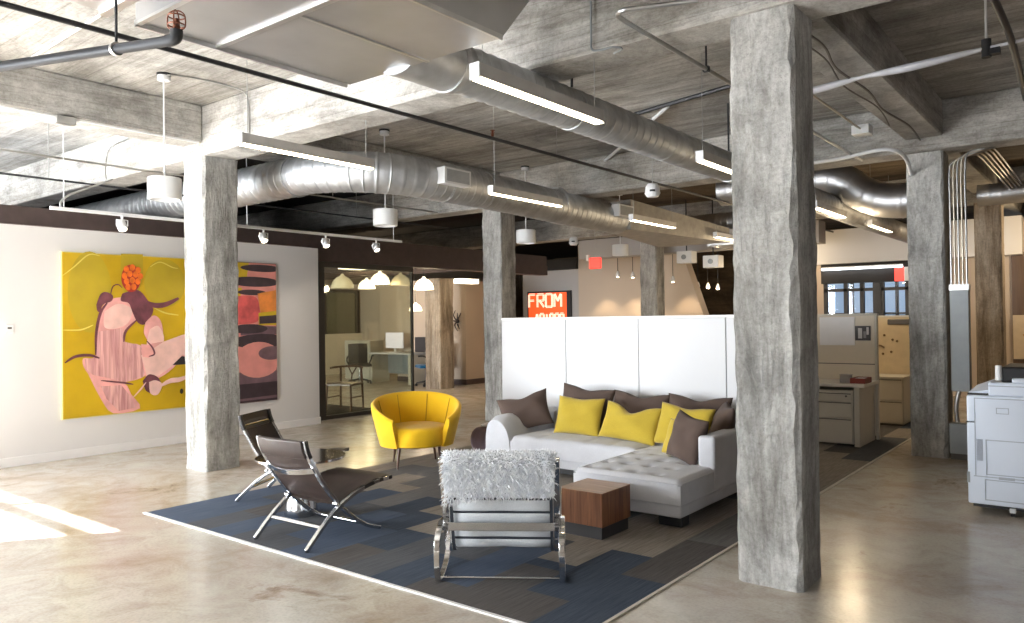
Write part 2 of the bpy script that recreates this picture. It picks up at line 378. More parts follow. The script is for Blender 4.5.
# beams
def beam(x0, y0, z0, x1, y1, z1, m=None):
    return struct(B(x0, y0, z0, x1, y1, z1).out('ceiling_beam', m or CONC_BEAM, bevel=.015, seg=1))
for (a, b) in ((4.2, 4.58), (8.97, 9.35), (13.72, 14.1)):
    beam(-20, a, 3.2, XE, b, ZC)
for (a, b) in ((-7.62, -7.25), (-1.76, -1.4)):
    for (c, d) in ((YB, 4.2), (4.58, 8.97), (9.35, 13.72), (14.1, 20)):
        beam(a, c, 3.33, b, d, ZC)

# columns: chipped square shafts
def column(x, y, w, z1, label, m=None, rough=.012, group='concrete columns'):
    rnd = random.Random(int(x*100+y*10)); lev = 44; ch = .022
    g = G(); ring = []
    loop = []
    for k in range(4):
        a = PI/4+k*PI/2
        sx, sy = (1 if math.cos(a) > 0 else -1), (1 if math.sin(a) > 0 else -1)
        loop += [(sx, sy, 0), (sx, sy, 1)] if k % 2 == 0 else [(sx, sy, 1), (sx, sy, 0)]
    V = []
    walk = [0]*4
    for i in range(lev+1):
        z = z1*i/lev
        for k, (sx, sy, q) in enumerate(loop):
            e = k//2; walk[e] = .75*walk[e]+rnd.uniform(-1, 1)*rough*.7
            c = max(.004, ch+walk[e]+(rnd.random() < .10)*rnd.uniform(0, .02))
            h = w/2
            j = rnd.uniform(-.0015, .0015)
            px = sx*(h-(c if q == 1 else 0))+j; py = sy*(h-(c if q == 0 else 0))+j
            V.append((px, py, z))
    n = 8; F = [(i*n+k, i*n+(k+1) % n, (i+1)*n+(k+1) % n, (i+1)*n+k) for i in range(lev) for k in range(n)]
    F += [tuple(range(n))[::-1], tuple(lev*n+k for k in range(n))]
    o = g.add(V, F).out('concrete_column', m or CONC_COL); o.location = (x, y, 0)
    return tag(o, label, 'column', group, 'thing')
W = .36
column(-1.555, 4.425, .365, 3.2, 'weathered grey concrete column in front of the right end of the sofa', rough=.016)
column(-7.455, 4.405, .395, 3.2, 'concrete column at left between the two paintings, one face bright white')
column(-7.315, 9.0, W, 3.2, 'concrete column at the left end of the white partition')
column(-1.6, 9.25, .35, 3.2, 'concrete column behind the copier, conduits on its right side')
column(-7.3, 13.8, .36, 3.2, 'far concrete column rising behind the middle of the white partition')
column(-1.58, 13.98, .36, 3.2, 'far brownish concrete column directly above the copier', CONC_OLIVE)
column(-11.85, 12.45, .46, 2.42, 'rough brown concrete column beside the glass room opening', CONC_OLIVE)

# rooms beyond
struct(B(-12.22, 16., 0, -10.45, 16.15, 2.72).out('wall_sign', GRAY_WALL))
struct(B(-12.6, 15.8, 2.72, -10.43, 16.15, 2.98).out('trim_2', DARK_CEIL))
g = G().add([(-10.43,15.9,0),(-6.63,15.9,0),(-7.69,15.9,3.0),(-10.43,15.9,3.3),(-10.43,16.2,0),(-6.63,16.2,0),(-7.69,16.2,3.0),(-10.43,16.2,3.3)],
            [(0,1,2,3),(5,4,7,6),(0,4,5,1),(1,5,6,2),(2,6,7,3),(3,7,4,0)])
struct(g.out('wall_washed', BEIGE_WALL))
struct(B(-14.2, 13.4, 0, -11.92, 14.05, 2.42).out('wall_corner', BEIGE_WALL))
struct(B(-14.2, 13.385, 0, -11.905, 14.06, .12).out('baseboard_corner', BROWN))
struct(B(-9.3, 14.2, 2.80, -4.2, 14.6, 3.2).out('ceiling_bulkhead', GRAY_WALL))
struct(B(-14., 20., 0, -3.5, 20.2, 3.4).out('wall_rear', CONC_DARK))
struct(B(-5.1, 16., 0, -4.66, 16.2, 2.5).out('wall_pier', BEIGE_WALL))
struct(B(-5.1, 15.7, 2.5, -1.3, 16.2, 3.16).out('wall_header', WHITE_WALL))
struct(B(-4.66, 15.85, 2.12, -2.45, 16.0, 2.5).out('trim_3', DARK_CEIL))
# storefront glazing with the daylit room behind it
g = G()
for x in (-4.66, -4.28, -3.98, -3.62, -3.18, -2.52): g.box(x, 16.0, 0, x+.07, 16.1, 2.12)
g.box(-3.74, 15.98, 0, -3.6, 16.12, 2.12); g.box(-4.66, 16, 1.96, -2.45, 16.1, 2.02); g.box(-4.66, 16, 0, -2.45, 16.1, .1)
f = struct(g.out('window_5', FRAME_D)); B(-4.6, 16.04, .1, -2.5, 16.055, 2.1).out('pane', GLASS_W, f)
g = G().box(-6.4, 19., 0, -5.9, 19.2, 2.6).box(-5.9, 19, 0, -2.2, 19.2, .75).box(-5.9, 19, 2.3, -2.2, 19.2, 2.6).box(-2.2, 19, 0, -1.6, 19.2, 2.6)
struct(g.out('wall_daylit', BEIGE_WALL))
SKYPANE = flat('bright_overcast_view', (.12, .17, .22), .5, emit=(.55, .75, 1.), es=.34, vary=.1, scale=2.)
g = G()
for x in (-5.9, -4.9, -3.95, -3.05, -2.25): g.box(x-.03, 19., .75, x+.03, 19.1, 2.3)
g.box(-5.9, 19., 1.5, -2.2, 19.1, 1.55)
f = struct(g.out('window_6', FRAME_D)); B(-5.9, 19.09, .75, -2.2, 19.11, 2.3).out('pane', SKYPANE, f)
struct(B(-2.45, 16, 0, XE, 16.2, 3.1).out('wall_right', BEIGE_WALL))
d = struct(B(-1.48, 15.94, 0, -.55, 16.0, 2.55).out('door_1', wood('brown_door_wood', (.09, .05, .03), (.14, .085, .05), 2)))
G().tube([(-.72, 15.92, 1.0), (-.60, 15.92, 1.0)], .012).out('door_handle', EMT, d)
# glass-fronted room on the left
g = G().box(-9.66, 7.28, 0, -9.56, 7.52, 2.42).box(-9.63, 7.5, 2.34, -9.57, 9.42, 2.42).box(-9.63, 7.5, 0, -9.57, 9.42, .06).box(-9.625, 9.39, .06, -9.575, 9.42, 2.34)
f = struct(g.out('window_7', FRAME_D)); B(-9.605, 7.5, .06, -9.595, 9.40, 2.34).out('pane', GLASS, f)
struct(B(-20., 15.2, 0, -14.2, 15.4, 2.6).out('wall_office', BEIGE_WALL))
struct(B(-17.8, 7., 0, -17.6, 15.2, 1.15).out('wall_low', CREAM_PANEL))
g = G()
for y in (11.3, 12.6, 13.9, 15.1): g.box(-17.75, y-.05, 1.15, -17.65, y+.05, 2.4)
g.box(-17.75, 11.3, 2.34, -17.65, 15.1, 2.42)
f = struct(g.out('window_8', FRAME_D)); B(-17.71, 11.3, 1.15, -17.69, 15.1, 2.36).out('pane', GLASS, f)
tag(B(-11.4, 7.62, 0, -9.75, 8.95, .008).out('carpet_mat', CARP_DARK), 'dark carpet just inside the glass room by the wooden chair', 'carpet')

# ------------------------------------------------------------------ carpet-tile rug
PW = .2915; cols = 14; XR = -2.02; Y0 = 3.03
pal = [carpet('rug_navy', (.045, .058, .083), (.078, .096, .128)), carpet('rug_slate', (.075, .079, .089), (.12, .124, .134)),
       carpet('rug_umber', (.08, .074, .073), (.125, .116, .112)), carpet('rug_blue', (.066, .088, .132), (.105, .13, .18)),
       carpet('rug_taupe', (.20, .175, .15), (.33, .295, .26)), carpet('rug_grey', (.12, .118, .12), (.19, .185, .185))]
taupe = [4.80, 4.32, 3.90, 4.33, 4.40, 4.6, 3.89, 4.31, 4.71, 4.26, 4.7, 4.55, 4.75, 4.4]
g = G(); rnd = random.Random(3)
YE = 12.
for c in range(cols):
    x1 = XR-PW*c; x0 = x1-PW
    segs = []; y = Y0; off = (c*.37) % .9; first = True
    cuts = sorted(set([Y0, YE, taupe[c]]+[Y0+off+.9*k for k in range(11) if Y0+off+.9*k < YE]))
    cuts2 = [cuts[0]]
    for q in cuts[1:]:
        if q-cuts2[-1] < .12 and q != taupe[c] and q != YE: continue
        if q == taupe[c] and q-cuts2[-1] < .12 and len(cuts2) > 1: cuts2[-1] = q
        else: cuts2.append(q)
    for a, b in zip(cuts2, cuts2[1:]):
        mid = (a+b)/2
        if mid < taupe[c]: mi = rnd.choice([0, 0, 1, 1, 2, 2, 3]) if c < 8 else rnd.choice([1, 1, 3, 3, 2, 0])
        elif mid > 7.3 and c < 2: mi = rnd.choice([1, 2, 0, 4])
        elif c > 9 and mid < 6.2: mi = rnd.choice([5, 5, 4, 5])
        else: mi = rnd.choice([4, 4, 4, 4, 5])
        g.mat(mi).box(x0, a, 0, x1, b, .007)
rug = tag(g.out('area_rug', pal), 'patchwork rug of navy, slate and taupe carpet planks under the seating', 'rug')
E1 = flat('white_edge_strip', (.85, .84, .82), .5)
B(XR-PW*cols-.02, Y0-.022, 0, XR+.02, Y0, .008).out('edge_strip', E1, rug)
B(XR, Y0, 0, XR+.02, YE, .008).out('edge_strip', flat('tan_edge_strip', (.55, .5, .43), .5), rug)

# ------------------------------------------------------------------ white partition and cubicles
px = [-6.95, -5.66, -4.755, -3.86, -2.92, -1.98]
YP = 6.98
plab = ['white partition panel at the left end of the row behind the sofa', 'white partition panel behind the leftmost and middle yellow pillows', 'white partition panel behind the right half of the sofa', 'white partition panel mostly hidden by the big column']
xs = [-5.655, -4.755, -3.86, -2.93, -2.3]
for i in range(4):
    a, b = xs[i], xs[i+1]
    t = thing('partition_panel', plab[i], 'partition', ((a+b)/2, YP, 0), group='white partition panels')
    w = (b-a)/2
    B(-w+.004, 0, .06, w-.004, .06, 1.49).out('panel', WHITE_LAM, t, bevel=.004)
    B(-w, -.003, 1.49, w, .063, 1.517).out('top_cap', WHITE_P, t, bevel=.004)
    B(-w, .005, 0, w, .055, .06).out('base_rail', WHITE_P, t)
    B(w-.009, .01, .06, w+.0, .06, 1.49).out('joint_strip', STEEL_GREY if i != 1 else WHITE_P, t)
# cubicle panels
t = thing('cubicle_panel', 'cream cubicle panel with pinned sheet and dark photo, behind the desk', 'partition', (-2.32, 9.96, 0))
B(-1.6, 0, .05, 0, .06, 1.49).out('tackboard', CREAM_PANEL, t, bevel=.005)
B(-1.6, -.004, 1.49, .03, .064, 1.515).out('top_cap', CREAM_STEEL, t); B(0, -.004, 0, .03, .064, 1.515).out('end_post', CREAM_STEEL, t, bevel=.006)
B(-1.6, -.003, .9, 0, .0, .91).out('seam', SEAM, t)
t = thing('cubicle_panel', 'yellowish cubicle panel with pins and a dark strip, farther back by the file cabinet', 'partition', (-2.28, 11.92, 0))
B(-1.6, 0, .05, 0, .06, 1.46).out('tackboard', flat('yellow_cream_fabric', (.66, .54, .36), .85), t, bevel=.005)
B(-1.6, -.004, 1.46, .03, .064, 1.485).out('top_cap', CREAM_STEEL, t); B(0, -.004, 0, .03, .064, 1.485).out('end_post', CREAM_STEEL, t)
tag(G().box(-2.95, 9.945, 1.13, -2.54, 9.955, 1.475).out('paper_sheet', PAPER), 'large white sheet pinned to the cream cubicle panel', 'paper')
g = G().mat(0).box(-2.535, 9.943, 1.19, -2.36, 9.955, 1.365).mat(1).box(-2.50, 9.941, 1.215, -2.455, 9.944, 1.34).mat(2).box(-2.44, 9.941, 1.22, -2.41, 9.944, 1.30).mat(1).box(-2.405, 9.941, 1.26, -2.38, 9.944, 1.35)
tag(g.out('photo_print', [flat('photo_black', (.05, .045, .045), .4), flat('photo_white', (.6, .58, .56), .4), flat('photo_grey', (.25, .24, .24), .4)]), 'dark square photo pinned at the right of the cream cubicle panel', 'photo')
tag(B(-2.60, 11.9, 1.355, -2.305, 11.917, 1.432).out('name_strip', flat('dark_strip_plate', (.10, .09, .085), .5), bevel=.01), 'dark rounded strip at the top of the far yellowish cubicle panel', 'plate')
pin = flat('brown_pin', (.18, .11, .05), .5)
for k, (x, z, lab) in enumerate([(-2.646, 1.205, 'largest brown pin on the yellowish panel, near its upper left'), (-2.539, 1.142, 'brown pin on the yellowish panel, left of the close pair'), (-2.481, 1.121, 'brown pin on the yellowish panel, farthest to the right'), (-2.558, .97, 'brown pin low on the right of the yellowish panel'), (-2.667, .941, 'lowest brown pin on the yellowish panel')]):
    tag(G().lathe([(.0, -.008), (.014, -.007), (.017, 0), (.012, .02)], (x, 11.91, z), 10, 'y').out('push_pin', pin, smooth=True), lab, 'pin', 'pins on the far cubicle panel')
tag(G().tube([(-2.73, 11.905, 1.06), (-2.69, 11.905, 1.055), (-2.645, 11.905, 1.03)], .012, 8).out('pinned_twig', pin, smooth=True), 'small brown stick pinned to the yellowish cubicle panel', 'ornament')
# desk
t = thing('desk', 'beige desk with drawers right of the big column', 'desk', (-2.33, 9.25, 0))
B(-1.3, 0, .68, .06, .70, .715).out('desk_top', flat('white_desk_top', (.74, .70, .64), .4), t, bevel=.006)
B(-.06, .02, 0, 0, .70, .68).out('end_panel', CREAM_STEEL, t, bevel=.004)
cab = B(-.62, .03, .03, -.07, .62, .64).out('pedestal', CREAM_STEEL, t, bevel=.004)
for (a, b) in ((.52, .61), (.33, .505), (.05, .315)):
    dr = B(-.61, .012, a, -.08, .03, b).out('drawer', CREAM_STEEL, t, bevel=.004)
    B(-.60, .004, b-.012, -.09, .013, b-.003).out('pull_lip', SEAM, dr)
G().lathe([(.011, 0), (.011, .01)], (-.14, .003, .575), 12, 'y').out('lock', SEAM, t)
tag(G().box(-2.58, 9.42, .715, -2.46, 9.50, .80).box(-2.585, 9.415, .80, -2.455, 9.505, .81).out('desk_box', flat('grey_metal_case', (.3, .28, .27), .5), bevel=.004), 'small grey box on the desk beside the red tray', 'box')  # plain grey box standing on the desk
g = G().box(-2.45, 9.36, .715, -2.29, 9.66, .725).box(-2.45, 9.36, .725, -2.44, 9.66, .775).box(-2.30, 9.36, .725, -2.29, 9.66, .775).box(-2.44, 9.36, .725, -2.30, 9.37, .775).box(-2.44, 9.65, .725, -2.30, 9.66, .775)
tag(g.out('letter_tray', RED_TRAY), 'dark red open tray on the right of the desk', 'tray')
tag(B(-2.42, 9.40, .7251, -2.32, 9.6, .77).out('paper_stack', PAPER), 'white papers lying in the red desk tray', 'paper')
t = thing('file_cabinet', 'beige two-drawer filing cabinet under the far yellowish panel', 'cabinet', (-2.44, 11.3, 0))
B(-.16-.3, .02, .03, .15, .58, .64).out('body', CREAM_STEEL, t, bevel=.004)
B(-.48, 0, .64, .16, .6, .66).out('cabinet_top', CREAM_STEEL, t)
for (a, b) in ((.345, .63), (.04, .33)):
    dr = B(-.45, .004, a, .14, .02, b).out('drawer', CREAM_STEEL, t, bevel=.004); B(-.44, -.002, b-.014, .13, .005, b-.004).out('pull_lip', SEAM, dr)
B(-.44, .03, 0, .13, .56, .03).out('plinth', SEAM, t)

# ------------------------------------------------------------------ sofa
def pad(g, x0, y0, x1, y1, z0, z1, r=.05, f=None, n=22, m=26):
    """soft cushion: a height field with rounded rim over a straight skirt"""
    def rim(q):
        k = [0, .06, .16, .3, .5, .75, 1.]
        return k
    def axis(a, b, n):
        s = [a+r*k for k in (0, .08, .22, .42, .68, 1.)]
        e = [b-r*k for k in (1., .68, .42, .22, .08, 0)]
        return s+[a+r+(b-a-2*r)*i/n for i in range(1, n)]+e
    X, Y = axis(x0, x1, n), axis(y0, y1, m); V = []
    for x in X:
        for y in Y:
            dx = max(0, (x0+r-x), (x-x1+r)); dy = max(0, (y0+r-y), (y-y1+r)); d = min(r, math.hypot(dx, dy))
            z = z1-r+math.sqrt(max(0, r*r-d*d))
            if f: z += f((x-x0)/(x1-x0), (y-y0)/(y1-y0), x, y)*(1-d/r)
            V.append((x, y, z))
    nx, ny = len(X), len(Y); F = [(i*ny+j, (i+1)*ny+j, (i+1)*ny+j+1, i*ny+j+1) for i in range(nx-1) for j in range(ny-1)]
    rimi = [i*ny for i in range(nx)]+[(nx-1)*ny+j for j in range(1, ny)]+[i*ny+ny-1 for i in range(nx-2, -1, -1)]+[j for j in range(ny-2, 0, -1)]
    o = len(V)
    for k in rimi: x, y, _ = V[k]; V.append((x, y, z0))
    K = len(rimi)
    F += [(rimi[k], o+k, o+(k+1) % K, rimi[(k+1) % K]) for k in range(K)] + [tuple(o+k for k in range(K))]
    return g.add(V, F)
sofa = thing('sectional_sofa', 'light grey L-shaped sectional sofa with tufted chaise against the white partition', 'sofa', (-3.6, 6.1, 0))
sx, sy = 3.6, -6.1   # to local
def tuft(u, v, x, y, nu=4, nv=5, dep=.022):
    z = .012*math.sin(PI*u)*math.sin(PI*v)
    for i in range(nu):
        for j in range(nv):
            du = (x-((i+.5)/nu))*1; dv = 0
    return z
def tufts(cx0, cx1, cy0, cy1, nu, nv, dep=.024, sig=.027):
    C = [(cx0+(cx1-cx0)*(i+.5)/nu, cy0+(cy1-cy0)*(j+.5)/nv) for i in range(nu) for j in range(nv)]
    def f(u, v, x, y):
        z = .012*math.sin(PI*u)*math.sin(PI*v)
        for (a, b) in C:
            d2 = (x-a)**2+(y-b)**2
            if d2 < .06: z -= dep*math.exp(-d2/(2*sig*sig))
        return z
    return f
L = lambda x: x+3.6
M_ = lambda y: y-6.1
xa, xb, xr = -4.72, -2.42, -3.30
B(L(-3.29), M_(4.96), .09, L(-2.43), M_(6.9), .185).out('chaise_base', GREY_UPH, sofa, bevel=.02, seg=3)
B(L(-4.72), M_(5.98), .09, L(-3.29), M_(6.9), .185).out('seat_base', GREY_UPH, sofa, bevel=.02, seg=3)
g = pad(G(), L(-3.31), M_(4.94), L(-2.42), M_(6.62), .187, .365, .045, tufts(L(-3.31), L(-2.56), M_(4.94), M_(6.55), 4, 7), 56, 96)
ch = g.out('chaise_cushion', GREY_UPH, sofa, smooth=60)
G().tube([(L(-3.305), M_(4.938), .335), (L(-2.425), M_(4.938), .335)], .004, 6).tube([(L(-2.418), M_(4.945), .335), (L(-2.418), M_(5.49), .335)], .004, 6).out('piping', GREY_UPH, ch)
def creased(u, v, x, y):
    z = .012*math.sin(PI*u)*math.sin(PI*v)
    z -= .008*max(0, math.sin(u*34))**3*(1-v)**.5
    return z
g = pad(G(), L(-4.71), M_(5.93), L(-3.315), M_(6.62), .187, .365, .05, creased, 60, 24)
g.out('seat_cushion', GREY_UPH, sofa, smooth=60)
# left arm: a soft slab that slopes down to the seat at its front
def armf(u, v):
    y = 5.93+1.0*u; w_ = .155; a = PI*v
    zt = .545 if u > .1 else .50+.045*(u/.1)**.5
    c = math.cos(a); sN = math.sin(a)
    xx = -4.87-w_*(1 if c > 0 else -1)*abs(c)**.55
    zz = .09+(zt-.09)*(sN**.42 if 0 < v < 1 else 0)
    if xx > -4.87: zz -= .10*((xx+4.87)/w_)**1.3*(sN > .1)
    return (L(xx), M_(y), max(.09, zz))
g = G().grid(armf, 14, 33)
g.add([armf(0, j/32) for j in range(33)], [tuple(range(33))]); g.add([armf(1, j/32) for j in range(33)], [tuple(range(33))])
g.out('armrest', GREY_UPH, sofa, smooth=60, bevel=.02, seg=3)
# right arm runs along the chaise; back along the partition
B(L(-2.55), M_(5.50), .187, L(-2.41), M_(6.93), .595).out('armrest', GREY_UPH, sofa, bevel=.025, seg=4)
B(L(-4.72), M_(6.66), .187, L(-2.55), M_(6.93), .54).out('backrest', GREY_UPH, sofa, bevel=.04, seg=4)
for (x, y) in ((-2.54, 5.10), (-3.18, 5.08), (-2.54, 6.8), (-4.6, 6.1), (-4.85, 6.8), (-3.45, 6.1)):
    B(L(x)-.11, M_(y)-.06, .007, L(x)+.08, M_(y)+.06, .088).out('foot', BLACK, sofa, bevel=.012)
B(L(-4.5), M_(6.1), .02, L(-2.55), M_(6.8), .088).out('plinth', BLACK, sofa)

# ------------------------------------------------------------------ pillows
def pillow(name, w, h, t, m, label, loc, yawd, lean, rollz=0, dent=0., group=None, seed=1, ear=.07):
    rnd = random.Random(seed); ph = [rnd.uniform(0, 6) for _ in range(6)]
    nu = nv = 30
    def surf(side):
        def f(a, b):
            u, v = 2*a-1, 2*b-1
            x = w/2*u*(1-ear*(1-v*v)); z = h/2*v*(1-ear*(1-u*u))
            k = max(0, (1-abs(u)**2.6))**.5*max(0, (1-abs(v)**2.6))**.5
            y = side*t/2*k*(1+.10*math.sin(3*u+ph[0])*math.cos(2*v+ph[1]))
            y += side*(.006*k*math.sin(5*u+3*v+ph[2])+.004*k*math.sin(4*u-7*v+ph[3]))
            if dent: z -= dent*h*math.exp(-(u/.42)**2)*max(0, (v+.25)/1.25)**2; 
            return (x, y, z+h/2)
        return f
    g = G(); g.grid(surf(1), nu, nv); g.grid(surf(-1), nu, nv)
    me_o = g.out(name, m, smooth=70)
    bm = bmesh.new(); bm.from_mesh(me_o.data); bmesh.ops.remove_doubles(bm, verts=bm.verts, dist=.0005); bmesh.ops.recalc_face_normals(bm, faces=bm.faces); bm.to_mesh(me_o.data); bm.free()
    for p in me_o.data.polygons: p.use_smooth = True
    me_o.matrix_world = Matrix.Translation(loc) @ Matrix.Rotation(math.radians(yawd), 4, 'Z') @ Matrix.Rotation(math.radians(lean), 4, 'X') @ Matrix.Rotation(math.radians(rollz), 4, 'Y')
    return tag(me_o, label, 'pillow', group)
bp, yp = 'brown sofa pillows', 'mustard yellow sofa pillows'
pillow('throw_pillow', .54, .42, .17, BROWN_PIL, 'dark brown pillow leaning on the sofa\'s left arm, its corner up', (-4.72, 6.24, .385), 26, -34, -16, .12, bp, 1, .10)
pillow('throw_pillow', .62, .45, .17, BROWN_PIL, 'leftmost of the tall brown back pillows against the partition', (-4.30, 6.58, .37), 2, -12, 5, .06, bp, 2)
pillow('throw_pillow', .64, .42, .17, BROWN_PIL, 'brown back pillow behind the creased middle yellow pillow', (-3.68, 6.58, .37), -2, -14, 2, .10, bp, 3)
pillow('throw_pillow', .64, .42, .17, BROWN_PIL, 'brown back pillow behind the yellow pillow at the chaise', (-3.07, 6.58, .37), 0, -14, 1, .10, bp, 4)
pillow('throw_pillow', .56, .42, .17, BROWN_PIL, 'brown pillow in the corner of the sofa beside the big column', (-2.70, 6.14, .37), -62, -20, 0, .04, bp, 5)
pillow('throw_pillow', .40, .38, .15, BROWN_PIL, 'brown pillow standing at the front of the chaise arm', (-2.745, 5.60, .366), -28, -16, 8, .02, bp, 6)
pillow('throw_pillow', .52, .38, .16, YEL_PIL, 'leftmost mustard yellow pillow on the sofa', (-4.16, 6.26, .37), 3, -18, 1, .03, yp, 7)
pillow('throw_pillow', .62, .36, .16, YEL_PIL, 'mustard yellow pillow in the middle, its top pinched down', (-3.58, 6.20, .37), -2, -24, 4, .24, yp, 8)
pillow('throw_pillow', .56, .38, .15, YEL_PIL, 'rightmost mustard yellow pillow, where the chaise meets the back', (-3.03, 6.16, .37), -8, -20, 3, .06, yp, 9)
pillow('throw_pillow', .40, .30, .11, YEL_PIL, 'mustard yellow pillow peeking out behind the front brown pillow', (-2.86, 5.76, .37), -28, -20, 0, .02, yp, 10)

# ------------------------------------------------------------------ cube table, pouf
t = thing('cube_table', 'walnut cube side table on a charcoal plinth in front of the chaise', 'side table', (-2.935, 4.64, 0))
o = B(-.18, -.19, .09, .18, .19, .318).out('cube_body', WALNUT, t, bevel=.003)
B(-.18, -.19, .3185, .18, .19, .321).out('top_face', WALNUT_T, t)
B(-.168, -.178, .007, .168, .178, .09).out('plinth', PLINTH, t)
pf = G()
def pouff(u, v):
    a = 2*PI*u; r = .175*(math.sin(PI*min(max(v, .0), 1))**.3 if 0 < v < 1 else 0)*(1+.015*math.cos(16*a))
    return (r*math.cos(a), r*math.sin(a), .31*v)
o = pf.grid(pouff, 64, 15, cu=True).out('pouf', POUF, smooth=60); o.location = (-5.60, 6.62, .007)
tag(o, 'mauve round pouf beside the left end of the sofa', 'pouf')
o = tag(B(-.07, -.10, 0, .07, .10, .022).out('notebook', PAPER, bevel=.003), 'white notebook lying on the mauve pouf', 'notebook'); o.location = (-5.56, 6.64, .317); o.rotation_euler.z = .3

# ------------------------------------------------------------------ yellow tub chair (faces +x in its own frame)
t = thing('tub_chair', 'yellow barrel tub armchair with thin dark wooden legs', 'armchair', (-5.775, 5.71, 0), math.radians(-38))
def tubshell(inner):
    def f(u, v):
        a = math.radians(-142+284*u)       # 0 = the back, ends at the arm fronts
        k = abs(a)/math.radians(142)
        top = .705-.215*(k**2.1) 
        z = .222+(top-.222)*v
        ro = (.372+.108*v*(1-.15*k)) - (.075 if inner else 0)*(1-.2*v)
        if not inner: ro -= .012*(1-min(1, (1-v)*6))
        return (-ro*math.cos(a)*1.0, ro*math.sin(a)*1.02, z)
    return f
nu, nv = 61, 14
oi, ii = tubshell(False), tubshell(True); V = []
for i in range(nu):
    for j in range(nv): V.append(oi(i/(nu-1), j/(nv-1)))
    x0, y0, z0 = oi(i/(nu-1), 1); x1, y1, z1 = ii(i/(nu-1), 1)
    for q in (.25, .5, .75): V.append((x0+(x1-x0)*q, y0+(y1-y0)*q, z0+.022*math.sin(PI*q)))
    for j in range(nv-1, -1, -1): V.append(ii(i/(nu-1), j/(nv-1)))
w = 2*nv+3; F = [(i*w+j, (i+1)*w+j, (i+1)*w+(j+1) % w, i*w+(j+1) % w) for i in range(nu-1) for j in range(w)]
F += [tuple(range(w)), tuple((nu-1)*w+j for j in range(w))[::-1]]
sh = G().add(V, F).out('backrest', YEL_UPH, t, smooth=55)
for u in (.27, .42, .58, .73): G().tube([(lambda p: (p[0]*.985, p[1]*.985, p[2]))(ii(u, v/8)) for v in range(2, 9)], .0045, 6).out('piping', YEL_SEAM, sh)
def seatf(u, v):
    a = 2*PI*u; r = .30*[1, 1.02, 1.02, 1., .95, .8, .5, 0][v]; z = [.235, .26, .36, .395, .415, .425, .43, .432][v]
    x = r*math.cos(a)*1.12+.045; y = r*math.sin(a)*1.03
    x = min(x, .33+.05*(1-(y/.3)**2) if abs(y) < .3 else .33)
    return (x, y, z)
V = [seatf(k/48, j) for j in range(8) for k in range(48)]
F = [(j*48+k, j*48+(k+1) % 48, (j+1)*48+(k+1) % 48, (j+1)*48+k) for j in range(7) for k in range(48)]+[tuple(range(48))[::-1]]
G().add(V, F).out('seat', YEL_UPH, t, smooth=50)
G().lathe([(.0, .22), (.33, .22), (.36, .235), (.34, .25)], (0, 0, 0), 40).out('base', YEL_UPH, t, smooth=40)
for (x, y) in ((.2, -.2), (-.2, -.2), (-.2, .2), (.2, .2)):
    G().tube([(x*1.12, y*1.12, .007), (x*1.0, y*1.0, .225)], [.009, .018], 10).out('leg', DARK_WOOD, t, smooth=True)

